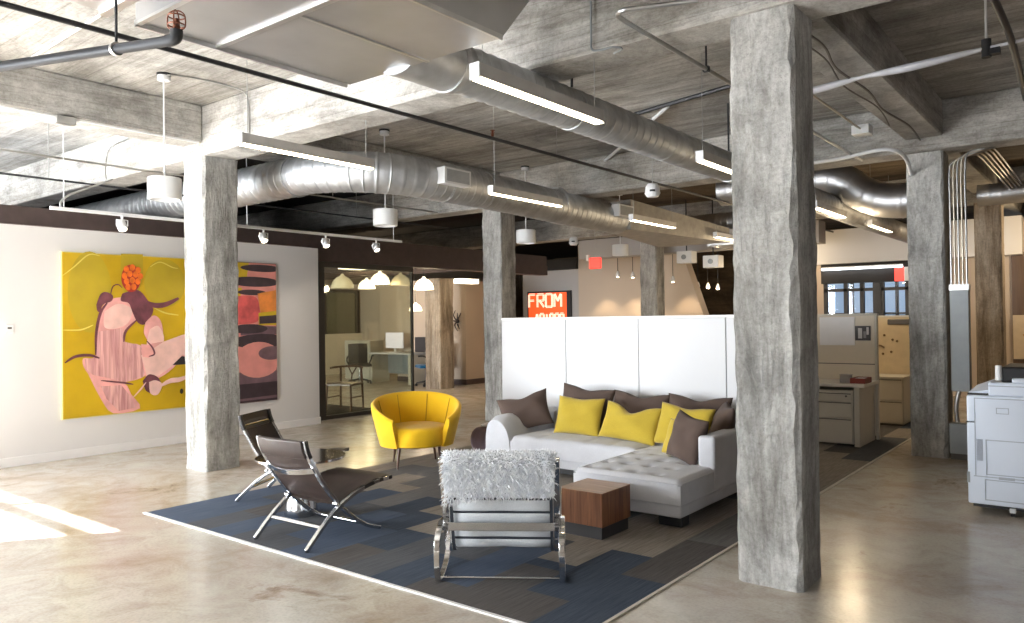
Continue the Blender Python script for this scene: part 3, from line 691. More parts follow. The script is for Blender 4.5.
# ------------------------------------------------------------------ leather and chrome lounge chairs (face +y in their own frame)
pA = [(0,.008),(.06,.066),(.12,.122),(.17,.165),(.22,.203),(.28,.243),(.34,.276),(.42,.308),(.50,.331),(.58,.347),(.66,.357),(.77,.360)]
pB = [(.015,.715),(.035,.64),(.062,.585),(.095,.53),(.14,.452),(.18,.395),(.22,.343),(.27,.285),(.33,.222),(.40,.158),(.47,.105),(.56,.050),(.68,.008)]
def dense(p, n=5): return [(q.x, q.y) for q in bez([(a, b, 0) for a, b in p], n)]
def lounger(label, loc, rz):
    t = thing('lounge_chair', label, 'lounge chair', loc, rz, 'brown leather lounge chairs')
    A, Bp = dense(pA), dense(pB)
    for sgn in (-1, 1):
        xo = sgn*.272
        G().ribbon(A, xo-.016, xo+.016, .025).out('front_rail', CHROME_S, t, smooth=50, bevel=.003)
        xo = sgn*.242
        G().ribbon(Bp, xo-.016, xo+.016, .024).out('back_rail', CHROME_S, t, smooth=50, bevel=.003)
    # back sling hangs between the rails; the seat sling rides on the front rails
    back = [(y-.004, z) for y, z in Bp if z > .27]
    so = G().ribbon(back, -.235, .235, .007, 10, lambda i, q: -.035*math.sin(PI*q)*math.sin(PI*min(1, i*1.1+.02)))
    so.out('back_sling', LEATHER_M, t, smooth=50)
    seat = [(y, z+.012) for y, z in A if y > .27]
    G().ribbon(seat, -.262, .262, .007, 10, lambda i, q: -.05*math.sin(PI*q)*math.sin(PI*min(1, i+.1)))  .out('seat_sling', LEATHER_M, t, smooth=50)
    # head pad folded over the top
    hp = [(y-.013, z) for y, z in Bp if z > .59]
    G().ribbon(hp, -.232, .232, .022, 8, lambda i, q: -.012*math.sin(PI*q)).out('head_pad', LEATHER, t, smooth=50, bevel=.006)
    for sgn in (-1, 1):
        top = [(y+.004, z) for y, z in Bp if z > .585]
        G().ribbon(top, sgn*.242-.019, sgn*.242+.019, .030).out('rail_wrap', LEATHER_END, t, smooth=50, bevel=.006)
        for (a, b) in ((.50, .60), (.63, .69), (.72, .775)):
            sg = [(y, z+.001) for y, z in A if a <= y <= b]
            if len(sg) > 1: G().ribbon(sg, sgn*.272-.018, sgn*.272+.018, .028).out('rail_wrap', LEATHER_END, t, smooth=50, bevel=.005)
        G().lathe([(.0, -.02), (.011, -.018), (.011, .018), (0, .02)], (sgn*.258, .262, .262), 12, 'x').out('pivot_bolt', CHROME, t, smooth=True)
    for (y, z, r, x) in ((.71, .355, .010, .272), (.14, .13, .012, .272), (.53, .07, .012, .242), (.035, .63, .009, .242)):
        G().tube([(-x, y, z), (x, y, z)], r, 10).out('cross_bar', CHROME_S, t, smooth=True)
    G().ribbon([(.122, .122), (.132, .134)], -.27, .27, .014).out('brace', CHROME_S, t)
    arch = dense([(.092, .535), (.103, .518), (.114, .500)], 4)
    G().ribbon(arch, -.24, .24, .010, 12, lambda i, q: -.014-.045*math.sin(PI*q)).out('back_band', CHROME, t, smooth=50)
    for sgn in (-1, 1):
        G().lathe([(.012, 0), (.012, .012)], (sgn*.272, .004, 0), 12).out('rubber_foot', BLACK, t); G().lathe([(.012, 0), (.012, .012)], (sgn*.242, .676, 0), 12).out('rubber_foot', BLACK, t)
    return t
lounger('brown leather sling lounge chair with chrome rails, nearest the rug\'s white edge', (-4.44, 3.10, .007), math.radians(2))
lounger('brown leather sling lounge chair turned away, half hidden beside the concrete column', (-5.95, 3.89, .007), math.radians(-62))
# glass side table with a chrome cone
t = thing('glass_side_table', 'round glass side table on a chrome cone between the lounge chairs', 'side table', (-5.03, 3.71, .007))
G().lathe([(.125, 0), (.13, .006), (.122, .06), (.105, .15), (.085, .25), (.07, .32), (.03, .335), (.028, .40), (.07, .435), (.07, .44)], n=40).out('pedestal', CHROME_S, t, smooth=50)
G().lathe([(.0, .44), (.33, .44), (.335, .446), (.33, .452), (0, .452)], n=56).out('table_top', GLASS_T, t, smooth=40)
G().lathe([(.330, .438), (.339, .438), (.339, .454), (.330, .454)], n=56).out('rim', CHROME, t, smooth=40)

# ------------------------------------------------------------------ chrome rocker lounge chair (faces +y in its own frame)
t = thing('rocker_chair', 'chrome flat-bar lounge chair with pale striped cushion, seen from behind', 'lounge chair', (-2.79, 3.405, .007), math.radians(34))
prof = dense([(0, .69), (.04, .58), (.085, .45), (.14, .30), (.20, .15), (.29, .105), (.42, .14), (.56, .255), (.72, .345), (.80, .37)], 6)
def off(p, d):
    out = []
    for i in range(len(p)):
        a, b = p[max(i-1, 0)], p[min(i+1, len(p)-1)]; v = Vector((b[0]-a[0], b[1]-a[1])).normalized(); out.append((p[i][0]-v.y*d, p[i][1]+v.x*d))
    return out
for sgn in (-1, 1):
    xo = sgn*.325
    G().ribbon(prof, xo-.02, xo+.02, .016).out('side_rail', CHROME, t, smooth=50, bevel=.003)
    loop = dense([(.10, .30), (.02, .295), (-.045, .24), (-.06, .16), (-.045, .06), (0.0, .010), (.10, .008), (.24, .03), (.38, .10), (.44, .20), (.40, .275), (.28, .305), (.16, .305), (.10, .30)], 6)[:-1]
    xo = sgn*.352
    G().ribbon(loop, xo-.016, xo+.016, .012, closed=True).out('leg_loop', CHROME, t, smooth=50, bevel=.002)
    G().ribbon([(.06, .29), (.135, .305)], sgn*.31-.0, sgn*.37, .03).out('joint_block', CHROME_S, t, bevel=.003)
G().ribbon([(-.006, .695), (.012, .70), (.02, .69)], -.345, .345, .022).out('top_bar', CHROME, t, bevel=.004)
B(-.335, .085, .268, .335, .097, .318).out('cross_bar', CHROME_S, t, bevel=.003)
G().tube([(-.352, .045, .012), (.352, .045, .012)], .007, 10).out('floor_bar', CHROME, t, smooth=True)
B(-.3, .70, .33, .3, .71, .36).out('seat_bar', CHROME_S, t, bevel=.003)
# channelled cushion: rolls separated by dark straps
cu = G(); cen = off(prof, .062)
seglen = [0.]
for a, b in zip(cen, cen[1:]): seglen.append(seglen[-1]+math.hypot(b[0]-a[0], b[1]-a[1]))
def atl(s):
    for i in range(len(cen)-1):
        if seglen[i+1] >= s:
            q = (s-seglen[i])/(seglen[i+1]-seglen[i]); return (cen[i][0]+(cen[i+1][0]-cen[i][0])*q, cen[i][1]+(cen[i+1][1]-cen[i][1])*q)
    return cen[-1]
def thick(s):
    k = (s/.088) % 1.; return .046*(max(0., 1-abs(2*k-1)**3.2)**.45*.42+.58)
nn = 168; up = []; dn = []
for i in range(nn+1):
    s = .01+(seglen[-1]-.02)*i/nn; p = atl(s); a = atl(max(0, s-.02)); b = atl(min(seglen[-1], s+.02)); d = Vector((b[0]-a[0], b[1]-a[1])).normalized(); h = thick(s)
    up.append((p[0]-d.y*h, p[1]+d.x*h)); dn.append((p[0]+d.y*h, p[1]-d.x*h))
ring = up+dn[::-1]; V = []
for x in (-.285, -.28, -.14, -.002, .002, .14, .28, .285):
    k = .9 if abs(x) == .285 or abs(x) == .002 else 1.
    cx = [sum(p[0] for p in ring)/len(ring), sum(p[1] for p in ring)/len(ring)]
    for i, p in enumerate(ring):
        j = i if i <= nn else 2*nn+1-i
        c = ((up[j][0]+dn[j][0])/2, (up[j][1]+dn[j][1])/2)
        V.append((x, c[0]+(p[0]-c[0])*k, c[1]+(p[1]-c[1])*k))
R_ = len(ring); F = [(a*R_+i, a*R_+(i+1) % R_, (a+1)*R_+(i+1) % R_, (a+1)*R_+i) for a in range(7) for i in range(R_)]
for a in (0, 7): F += [(a*R_+i, a*R_+i+1, a*R_+2*nn-i, a*R_+2*nn+1-i) for i in range(nn)]
cu.add(V, F).out('cushion', STRIPE_UPH, t, smooth=60)
g = G()
for k in range(1, 7):
    s = .088*k; p = atl(s); a = atl(s-.01); b = atl(s+.01); d = Vector((b[0]-a[0], b[1]-a[1])).normalized(); h = .040
    g.obox((0, p[0]+d.y*h, p[1]-d.x*h), (.30, 0, 0), (0, d.x*.005, d.y*.005), (0, d.y*.006, -d.x*.006))
g.out('back_strap', STRAP, t)
for x in (-.292, .292):
    gg = G().ribbon(off(prof, .0)[4:30], x-.009, x+.009, .008); gg.out('sling_edge', STRAP, t)
# shaggy throw over its top
thr = thing('fleece_throw', 'silvery shaggy fleece throw draped over the chrome chair\'s back', 'throw', (-2.79, 3.405, .007), math.radians(34))
path = dense([(-.018, .50), (-.03, .58), (-.034, .65), (-.022, .69), (.03, .712), (.10, .695), (.15, .625), (.17, .57), (.20, .50)], 6)
def hang(i, q): return .004*math.sin(14*q+3*i)
def wpath(q):
    k = .05*(.5-q)*2+.012*math.sin(9*q); return k
V = []; rnd = random.Random(5)
base = G().ribbon(path, -.31, .31, .02, 14, hang)
bo = base.out('fleece_base', SHAG, thr, smooth=60)
g = G(); NP = len(path)
for k in range(9000):
    i = rnd.randrange(0, NP-1); q = rnd.random(); tq = rnd.random()
    y = path[i][0]+(path[i+1][0]-path[i][0])*tq; z = path[i][1]+(path[i+1][1]-path[i][1])*tq
    d = Vector((path[i+1][0]-path[i][0], path[i+1][1]-path[i][1])).normalized(); n = Vector((0, -d.y, d.x))
    x = -.315+.63*q
    if i < 4 and q < .4: z -= .05*(1-q/.4)*(1-i/4)
    p = Vector((x, y, z))+n*.008
    gl = .018+.030*rnd.random(); dr = (n*.8+Vector((rnd.uniform(-.7, .7), rnd.uniform(-.5, .5), rnd.uniform(-.9, .25)))).normalized()
    s1 = dr.orthogonal().normalized()*.0032; s2 = dr.cross(s1).normalized()*.0032
    m = p+dr*gl*.55+Vector((0, 0, -.002)); e = p+dr*gl+Vector((rnd.uniform(-.004, .004), 0, -.008))
    g.add([p+s1, p-s1*.5+s2*.87, p-s1*.5-s2*.87, m+s1*.8, m-s1*.4+s2*.7, m-s1*.4-s2*.7, e], [(0,1,4,3),(1,2,5,4),(2,0,3,5),(3,4,6),(4,5,6),(5,3,6)])
g.out('pile', SHAG, thr, smooth=80, fix=False)

# ------------------------------------------------------------------ paintings on the left wall (x = -9.3)
def canvas(name, label, y0, y1, z0, z1, bgm, shapes, mats, thick=.045):
    t = thing(name, label, 'painting', (-9.3, y0, z0))
    w, h = y1-y0, z1-z0
    g = G().box(0.002, 0, 0, thick, w, h)
    for k, (mi, pts) in enumerate(shapes):
        g.mat(mi); x = thick+.0006*(k+1)
        g.add([(x, p[0]*w, (1-p[1])*h) for p in pts], [tuple(range(len(pts)))])
    g.out('canvas', mats, t, fix=False)
    G().box(.001, -.008, -.008, thick-.006, 0, h+.008).box(.001, w, -.008, thick-.006, w+.008, h+.008).box(.001, 0, -.008, thick-.006, w, 0).box(.001, 0, h, thick-.006, w, h+.008).out('edge_frame', flat(name+'_edge', (.7, .62, .3) if 'figure' in name else (.2, .12, .12), .6), t)
    return t
def ell(cx, cy, rx, ry, n=28, rot=0.):
    o = []
    for k in range(n):
        a = 2*PI*k/n; x, y = rx*math.cos(a), ry*math.sin(a); o.append((cx+x*math.cos(rot)-y*math.sin(rot), cy+x*math.sin(rot)+y*math.cos(rot)))
    return o
def stroke(pts, w):
    P = [Vector((a, b, 0)) for a, b in pts]; P = bez(P, 6); l = []; r = []
    for i in range(len(P)):
        d = (P[min(i+1, len(P)-1)]-P[max(i-1, 0)]).normalized(); n = Vector((-d.y, d.x, 0)); k = w*(1-.6*abs(2*i/(len(P)-1)-1)**2)
        l.append((P[i].x+n.x*k, P[i].y+n.y*k)); r.append((P[i].x-n.x*k, P[i].y-n.y*k))
    return l+r[::-1]
def smoothpoly(p, n=5):
    q = bez([(a, b, 0) for a, b in p]+[(p[0][0], p[0][1], 0)], n); return [(v.x, v.y) for v in q[:-1]]
# figure painting: pixel (20..590, 25..610) of the crop mapped to 0..1 (visible part is 3/4 of its width)
fx = lambda x: (x-20)/598.; fy = lambda y, x=0: (y-(28+.085*(x-20)))/(578-.12*(x-20))
def P(*pts): return [(fx(a), fy(b, a)) for a, b in pts]
streak = wood('pink_streaked_paint', (.42, .16, .17), (.80, .46, .42), 2, 2.2, .6)
pm = [flat('ochre_yellow_paint', (.56, .36, .006), .45, vary=.16, scale=1.6), flat('olive_paint', (.46, .335, .018), .5, vary=.1, scale=3.),  # ochre ground and its duller olive pigment
      streak, flat('pink_paint', (.76, .36, .33), .5, vary=.2, scale=5.), flat('maroon_paint', (.15, .045, .06), .5, vary=.4, scale=8.),
      flat('orange_paint', (.80, .16, .015), .5, vary=.25, scale=14.), flat('deep_red_paint', (.42, .03, .02), .5), flat('yellow_line_paint', (.68, .56, .12), .5), flat('black_paint', (.025, .02, .02), .5),
      flat('pale_pink_paint', (.82, .52, .46), .5, vary=.12, scale=7.)]
shp = [(1, ell(fx(115), fy(170, 115), .13, .25)), (1, ell(fx(400), fy(150, 400), .14, .16)),
       (1, P((228,40),(312,45),(312,130),(290,190),(235,190),(225,110))),
       (7, stroke(P((20,110),(60,80),(110,40),(150,45)), .004)), (7, stroke(P((20,298),(80,300),(125,285)), .005)), (7, stroke(P((355,235),(400,255),(455,265)), .005)), (7, stroke(P((340,90),(380,75),(430,95),(455,100)), .004)),
       (3, smoothpoly(P((150,235),(180,200),(250,195),(300,225),(290,270),(240,310),(235,350),(300,365),(330,420),(320,470),(240,490),(140,480),(95,440),(88,400),(130,395),(132,300)), 4)),
       (2, P((140,310),(230,300),(240,350),(300,365),(325,430),(310,475),(235,492),(150,482),(100,440),(92,402),(135,400))),
       (3, smoothpoly(P((105,455),(230,490),(262,535),(295,585),(195,597),(150,545)), 3)), (2, P((150,500),(225,500),(262,545),(280,582),(215,590),(170,545))),
       (9, smoothpoly(P((165,240),(215,215),(265,235),(255,280),(215,300),(165,295)))), (4, stroke(P((132,390),(135,310),(150,245),(175,210)), .009)), (4, stroke(P((235,350),(243,312),(285,275)), .008)), (4, stroke(P((150,480),(230,492),(270,500)), .006)),
       (4, smoothpoly(P((135,215),(150,180),(170,172),(195,185),(190,205),(160,215),(148,240),(138,235)))),
       (4, smoothpoly(P((230,180),(290,170),(330,210),(350,245),(320,290),(290,285),(270,250),(255,215),(225,205)))),
       (4, stroke(P((290,200),(350,225),(400,225),(455,205)), .017)), (4, stroke(P((25,412),(60,392),(110,390),(145,402)), .009)),
       (4, stroke(P((185,190),(195,155),(215,148),(230,160)), .004)),
       (3, smoothpoly(P((318,285),(350,262),(378,280),(388,330),(365,350),(330,350),(312,320)))), (9, smoothpoly(P((335,310),(370,300),(392,350),(350,400),(322,372)))),
       (3, smoothpoly(P((300,380),(345,360),(440,350),(590,322),(590,430),(480,410),(430,450),(370,482),(318,476)), 3)), (9, P((335,385),(390,356),(470,335),(590,330),(590,420),(465,405),(430,440),(370,475),(320,470),(300,400))), (3, P((300,360),(335,365),(360,395),(330,410),(305,405))),
       (4, stroke(P((322,350),(345,375),(352,398),(330,405)), .006)), (8, P((425,440),(465,410),(520,420),(520,440))),
       (4, smoothpoly(P((305,490),(330,468),(365,480),(378,510),(350,535),(318,525)))), (9, smoothpoly(P((330,495),(355,490),(382,505),(365,540),(335,535)))), (9, stroke(P((378,510),(415,495),(455,492),(500,480)), .016)),
       (9, stroke(P((318,495),(295,520),(268,545)), .005)), (8, ell(fx(462), fy(534, 462), .012, .018)),
       (6, ell(fx(263), fy(128, 263), .062, .088))]
for (a, b) in ((245,95),(268,90),(290,100),(238,118),(258,112),(280,115),(298,122),(245,138),(267,135),(288,140),(250,158),(272,158)):
    shp.append((5, ell(fx(a), fy(b, a), .0175, .021, 14)))
canvas('figure_painting', 'large yellow painting of an abstract pink figure, left of the concrete column', 3.67, 5.52, .455, 2.315, 0, shp, pm)
# second painting, partly behind the column
am = [flat('salmon_paint', (.72, .28, .25), .5, vary=.14, scale=4.), flat('aubergine_paint', (.045, .027, .036), .5, vary=.2), flat('golden_paint', (.62, .42, .02), .5, vary=.1), flat('red_pink_paint', (.62, .10, .10), .5, vary=.35, scale=6.),
      flat('orange_wash_paint', (.78, .26, .05), .5, vary=.25, scale=5.), flat('grey_plum_paint', (.17, .10, .12), .5, vary=.2)]
vv = lambda u: .28+.72*u   # the visible strip is the right 72 %
def Q(*pts): return [(vv(a), b) for a, b in pts]
sh2 = [(2, Q((-.39,0),(.28,0),(.22,.12),(-.39,.14))), (1, ell(vv(.62), .035, .40, .026)), (1, ell(vv(.42), .135, .50, .036)), (2, Q((-.39,.18),(.1,.18),(.02,.3),(-.39,.32))), (1, ell(vv(.35), .212, .27, .02)),
       (3, smoothpoly(Q((-.3,.25),(.4,.24),(.55,.33),(.5,.42),(.1,.44),(-.3,.42)))), (4, Q((.5,.22),(1,.19),(1,.36),(.58,.37))), (2, Q((.52,.36),(1,.345),(1,.45),(.52,.45))), (1, Q((.54,.385),(1,.375),(1,.435),(.54,.44))),
       (3, smoothpoly(Q((.05,.395),(.2,.39),(.18,.41),(.06,.41)))), (5, Q((.05,.45),(1,.46),(1,.52),(.05,.52))), (1, ell(vv(.28), .475, .34, .034)), (1, ell(vv(.58), .565, .55, .052)),
       (5, Q((-.39,.80),(1,.74),(1,.88),(-.39,.88))), (0, ell(vv(.5), .70, .44, .13)), (5, ell(vv(.85), .655, .25, .05)), (1, Q((-.39,.87),(1,.865),(1,1),(-.39,1))), (5, Q((-.39,.975),(1,.965),(1,.985),(-.39,.99)))]
sh2 = [(m, [(min(1, max(0, a)), min(1, max(0, b))) for a, b in p]) for m, p in sh2]
canvas('abstract_painting', 'tall pink and aubergine abstract painting, right of the left concrete column', 5.62, 6.44, .43, 2.31, 0, sh2, am)
t = thing('thermostat', 'small white thermostat on the white wall left of the yellow painting', 'thermostat', (-9.3, 3.155, 1.467))
B(0, -.04, -.045, .02, .04, .045).out('case', WHITE_P, t, bevel=.006); B(.02, -.02, .0, .022, .02, .02).out('display', SEAM, t)

# ------------------------------------------------------------------ copier
t = thing('copier', 'large pale blue-white office copier with casters at the right edge', 'copier', (-.925, 6.7, 0))
B(0, 0, .075, 1.12, .66, .885).out('body', COPIER, t, bevel=.012, seg=3)
B(.14, .02, .885, 1.12, .64, .985).out('scanner_deck', COPIER, t, bevel=.010, seg=3)
B(.14, .015, .955, 1.125, .02, .962).out('deck_seam', COPIER_G, t)
lid = B(.215, .05, .985, 1.1, .62, 1.10).out('document_feeder', BLACK, t, bevel=.02, seg=3)
G().tube([(.205, .05, 1.0), (.205, .05, 1.11)], .022, 14).out('hinge_end', WHITE_P, t, smooth=True)
B(.29, .02, .985, 1.1, .2, 1.02).out('control_panel', COPIER, t, bevel=.006)
G().add([(0,.1,.90),(.15,.1,.925),(.15,.55,.985),(0,.55,.92),(0,.1,.885),(.15,.1,.885),(.15,.55,.885),(0,.55,.885)], [(0,1,2,3),(4,7,6,5),(0,4,5,1),(1,5,6,2),(2,6,7,3),(3,7,4,0)]).out('output_tray', COPIER, t, bevel=.004)
B(.0, .05, .885, .17, .09, .897).out('tray_gap', BLACK, t)
for (z0, z1, x0) in ((.30, .56, .12), (.11, .265, .11)):
    g = G(); y0, y1 = -.004, .001
    g.box(x0, y0, z0, 1.1, y1, z0+.006).box(x0, y0, z1-.006, 1.1, y1, z1).box(x0, y0, z0, x0+.006, y1, z1)
    d = g.out('drawer_seam', COPIER_G, t)
B(.04, -.003, .28, 1.12, .001, .286).out('seam', COPIER_G, t); B(.05, -.003, .862, 1.12, .001, .868).out('seam', COPIER_G, t); B(.05, -.003, .285, .056, .001, .865).out('seam', COPIER_G, t)
g = G()
for k in range(6): g.box(.062+.007*k, -.004, .40, .065+.007*k, .001, .56)
g.out('vent', COPIER_G, t)
G().box(.19, -.004, .755, .27, .001, .76).box(.19, -.004, .795, .27, .001, .80).box(.19, -.004, .755, .195, .001, .80).box(.265, -.004, .755, .27, .001, .80).out('badge', COPIER_G, t)
B(.015, -.006, .23, -.004, .02, .31).out('latch', STEEL_GREY, t); B(-.006, 0, .68, .05, .004, .69).out('catch', BLACK, t)
B(.2, -.008, .272, .3, .001, .29).out('handle', COPIER_G, t); B(.46, -.008, .276, .50, .001, .284).out('catch', BLACK, t)
B(.03, .03, .05, 1.1, .63, .08).out('base', BLACK, t)
for (x, y) in ((.28, .05), (.62, .05), (1.0, .05), (.1, .58), (1.0, .58)):
    c = G().box(x-.02, y-.035, .03, x+.02, y+.02, .065).out('caster', WHITE_P, t, bevel=.006); G().lathe([(.026, -.014), (.026, .014)], (x, y, .026), 16, 'x').out('wheel', PLINTH, c, smooth=True)

# ------------------------------------------------------------------ electrical gear on the right column
t = thing('junction_box', 'grey electrical box standing low beside the right column and copier', 'electrical box', (-1.30, 9.12, 0))
B(-.11, -.06, .06, .11, .08, .37).out('box', STEEL_GREY, t, bevel=.006); B(-.10, -.05, 0, .10, .06, .06).out('foot', SEAM, t)
t = thing('wire_gutter', 'tall grey metal wiring trunk on the right column below the conduits', 'electrical trunking', (-1.30, 9.12, 0))
B(-.085, -.05, .70, .085, .07, 1.80).out('trunk', STEEL_GREY, t, bevel=.006); B(-.09, -.055, 1.74, .09, .075, 1.80).out('collar', EMT, t)
G().tube(bez([(-.02, 0, .70), (-.04, -.01, .62), (-.05, -.01, .50), (-.04, 0, .38)], 6), .022, 10).out('flex_whip', EMT, t, smooth=True)
nearfar = ['first', 'second', 'third', 'fourth', 'fifth']
for k in range(5):
    x = -1.37+.035*k; r = .0105
    p = bez([(x, 9.10, 1.80), (x, 9.10, 2.5), (x, 9.10, 2.95), (x+.03, 9.10, 3.06+.02*k), (x+.18, 9.12, 3.12+.012*k)], 5)
    q = [(x+.24, 9.2, 3.13+.012*k), (x+.25, 9.4, 3.13+.012*k), (x+.25, 13.6, 3.13+.012*k)]
    tag(G().tube(list(p)+[Vector(v) for v in q], r, 8).out('electrical_conduit', EMT_WARM if k % 2 else EMT, smooth=60), 'metal conduit up the right column, %s from the column, bending under the slab' % nearfar[k], 'conduit', 'conduits on the right column')

# ------------------------------------------------------------------ ducts
def spiral(pts, r, step=.0115, rib=.115, amp=.006):
    P = [Vector(p) for p in pts]; out = []; rad = []; acc = 0.
    for a, b in zip(P, P[1:]):
        L_ = (b-a).length; n = max(1, int(L_/step))
        for i in range(n):
            q = a+(b-a)*i/n; s = acc+L_*i/n; k = (s/rib) % 1.
            out.append(q); rad.append(r+(amp if k < .12 else 0))
        acc += L_
    out.append(P[-1]); rad.append(r); return out, rad
# plenum + long right duct
t = thing('main_duct', 'long round spiral duct from the box plenum toward the far right', 'duct', (0, 0, 0))
p, r = spiral([(-3.15, 3.40, 3.035), (-3.15, 8.0, 3.035), (-3.12, 9.5, 3.01), (-2.98, 12.0, 2.93), (-2.9, 15.4, 2.90)], .145)
d = G().tube(p, r, 28).out('round_duct', GALV, t, smooth=50)
for y in (4.75, 6.2, 7.65): G().lathe([(.145, y-.03), (.152, y-.03), (.152, y+.03), (.145, y+.03)], (-3.15, 0, 3.035), 28, 'y').out('coupling', GALV, t, smooth=50)
G().box(-3.53, 1.72, 2.89, -2.38, 2.92, 3.5).out('plenum_box', GALV_BRIGHT, t); G().box(-3.53, -1.3, 2.89, -2.38, 1.60, 3.5).out('plenum_box', GALV_BRIGHT, t); G().box(-3.4, 1.60, 3.0, -2.5, 1.72, 3.45).out('plenum_neck', GALV, t)
# tapered end into the round collar
V = [(-3.53,2.92,2.89),(-2.38,2.92,2.89),(-2.38,2.92,3.5),(-3.53,2.92,3.5),(-3.53,2.98,2.89),(-2.38,2.97,2.89),(-2.38,3.52,3.5),(-3.53,3.52,3.5)]
G().add(V, [(0,1,5,4),(1,2,6,5),(2,3,7,6),(3,0,4,7),(4,5,6,7),(3,2,1,0)]).out('plenum_end', GALV_BRIGHT, t)
G().tube([(-3.12, 2.97, 3.06), (-3.13, 3.15, 3.05), (-3.15, 3.42, 3.035)], [.20, .185, .163], 32).out('collar', GALV, t, smooth=50)
G().lathe([(.15, 3.40), (.172, 3.40), (.172, 3.44), (.15, 3.44)], (-3.15, 0, 3.035), 28, 'y').out('collar_ring', GALV_BRIGHT, t, smooth=40)
FL = flat('bright_flange', (.75, .75, .75), .35, 1.)
for q in ((-3.55, 2.12, 2.878, -2.36, 2.15, 2.89), (-2.905, 2.15, 2.882, -2.885, 2.98, 2.89), (-3.545, 1.72, 2.87, -3.53, 2.96, 2.90), (-2.38, 1.72, 2.875, -2.365, 2.96, 2.90), (-3.54, 1.56, 2.872, -2.37, 1.60, 2.89), (-3.54, 1.72, 2.876, -2.37, 1.745, 2.89)):
    B(*q).out('seam_flange', FL, t)
B(-3.64, 2.2, 2.93, -3.53, 2.62, 2.945).out('hanger_bracket', GALV_BRIGHT, t)
for i, (y, lab) in enumerate(((4.75, 'steel rod holding the spiral duct nearest the plenum'), (7.65, 'steel rod holding the spiral duct beside the big column'))):
    tag(G().tube([(-3.15, y, 3.19), (-3.15, y, 3.7)], .010, 8).out('hanger_rod', GREY_PIPE, smooth=True), lab, 'hanger rod', 'duct hanger rods')
# left duct: runs from the far left, elbows, then along the room
t = thing('branch_duct', 'round spiral duct with an elbow beside the left column', 'duct', (0, 0, 0))
xd, zd = -5.85, 3.02
arc = [(-6.75+.9*math.sin(a), 6.05-.9*math.cos(a), 3.08-.06*(a/(PI/2))) for a in [PI/2*k/10 for k in range(11)]]
p, r = spiral([(-13, 5.15, 3.08)]+[(-6.75, 5.15, 3.08)]+arc[1:]+[(xd, 7.5, 3.01), (xd, 8.6, 2.975), (xd, 10.0, 2.96)], .212)
G().tube(p, r, 30).out('round_duct', GALV, t, smooth=50)
g = G()
for (c, d2) in (((-7.0, 5.15, 3.08), 'x'),): g.lathe([(.214, -.02), (.224, -.02), (.224, .02), (.214, .02)], c, 30, d2)
g.out('coupling', GALV, t, smooth=50)
for y in (6.25, 6.9, 8.4): G().lathe([(.21, -.02), (.219, -.02), (.219, .02), (.21, .02)], (xd, y, zd), 30, 'y').out('coupling', GALV, t, smooth=50)
for (y, s) in ((6.15, 1.), (9.75, 1.)):
    rg = B(xd+.17, y-.21, zd-.075, xd+.30, y+.21, zd+.10).out('supply_register', WHITE_P, t, bevel=.004)
    g = G()
    g.box(xd+.30, y-.18, zd-.05, xd+.302, y+.18, zd+.078)
    for k in range(9): g.box(xd+.302, y-.18, zd-.048+.0145*k, xd+.306, y+.18, zd-.042+.0145*k)
    g.out('grille', flat('grille_grey', (.42, .43, .44), .5), rg)
V = []
g = G().add([(xd-.22,10.,zd-.22),(xd+.22,10.,zd-.22),(xd+.22,10.,zd+.22),(xd-.22,10.,zd+.22),(-6.5,12.6,2.76),(-5.2,12.6,2.76),(-5.2,12.6,3.0),(-6.5,12.6,3.0)], [(0,1,5,4),(1,2,6,5),(2,3,7,6),(3,0,4,7),(4,5,6,7),(3,2,1,0)])
g.out('flared_boot', DUCT_END, t)
# far cross ducts
t = thing('cross_duct', 'silver spiral duct crossing beyond the end of the sofa duct', 'duct', (0, 0, 0))
p, r = spiral([(-6.1, 12.9, 3.14), (-4.0, 12.9, 3.14)], .17); G().tube(p, r, 24).out('round_duct', GALV_BRIGHT, t, smooth=50)
B(-5.6, 12.6, 2.72, -4.6, 13.2, 2.98).out('transition_box', GALV_BRIGHT, t)
t = thing('offset_duct', 'silver duct with an S-bend between the big and right columns', 'duct', (0, 0, 0))
p, r = spiral(bez([(-4.6, 10.9, 3.36), (-3.4, 10.9, 3.36), (-2.95, 10.9, 3.32), (-2.62, 10.9, 3.08), (-2.3, 10.9, 2.97), (-1.78, 10.9, 2.96)], 7), .225, .02, .14); G().tube(p, r, 26).out('round_duct', GALV_BRIGHT, t, smooth=50)
t = thing('right_duct', 'silver round duct running right from behind the right column', 'duct', (0, 0, 0))
p, r = spiral([(-1.5, 12.2, 3.1), (XE, 12.2, 3.1)], .145, .02, .14); G().tube(p, r, 24).out('round_duct', GALV_BRIGHT, t, smooth=50)

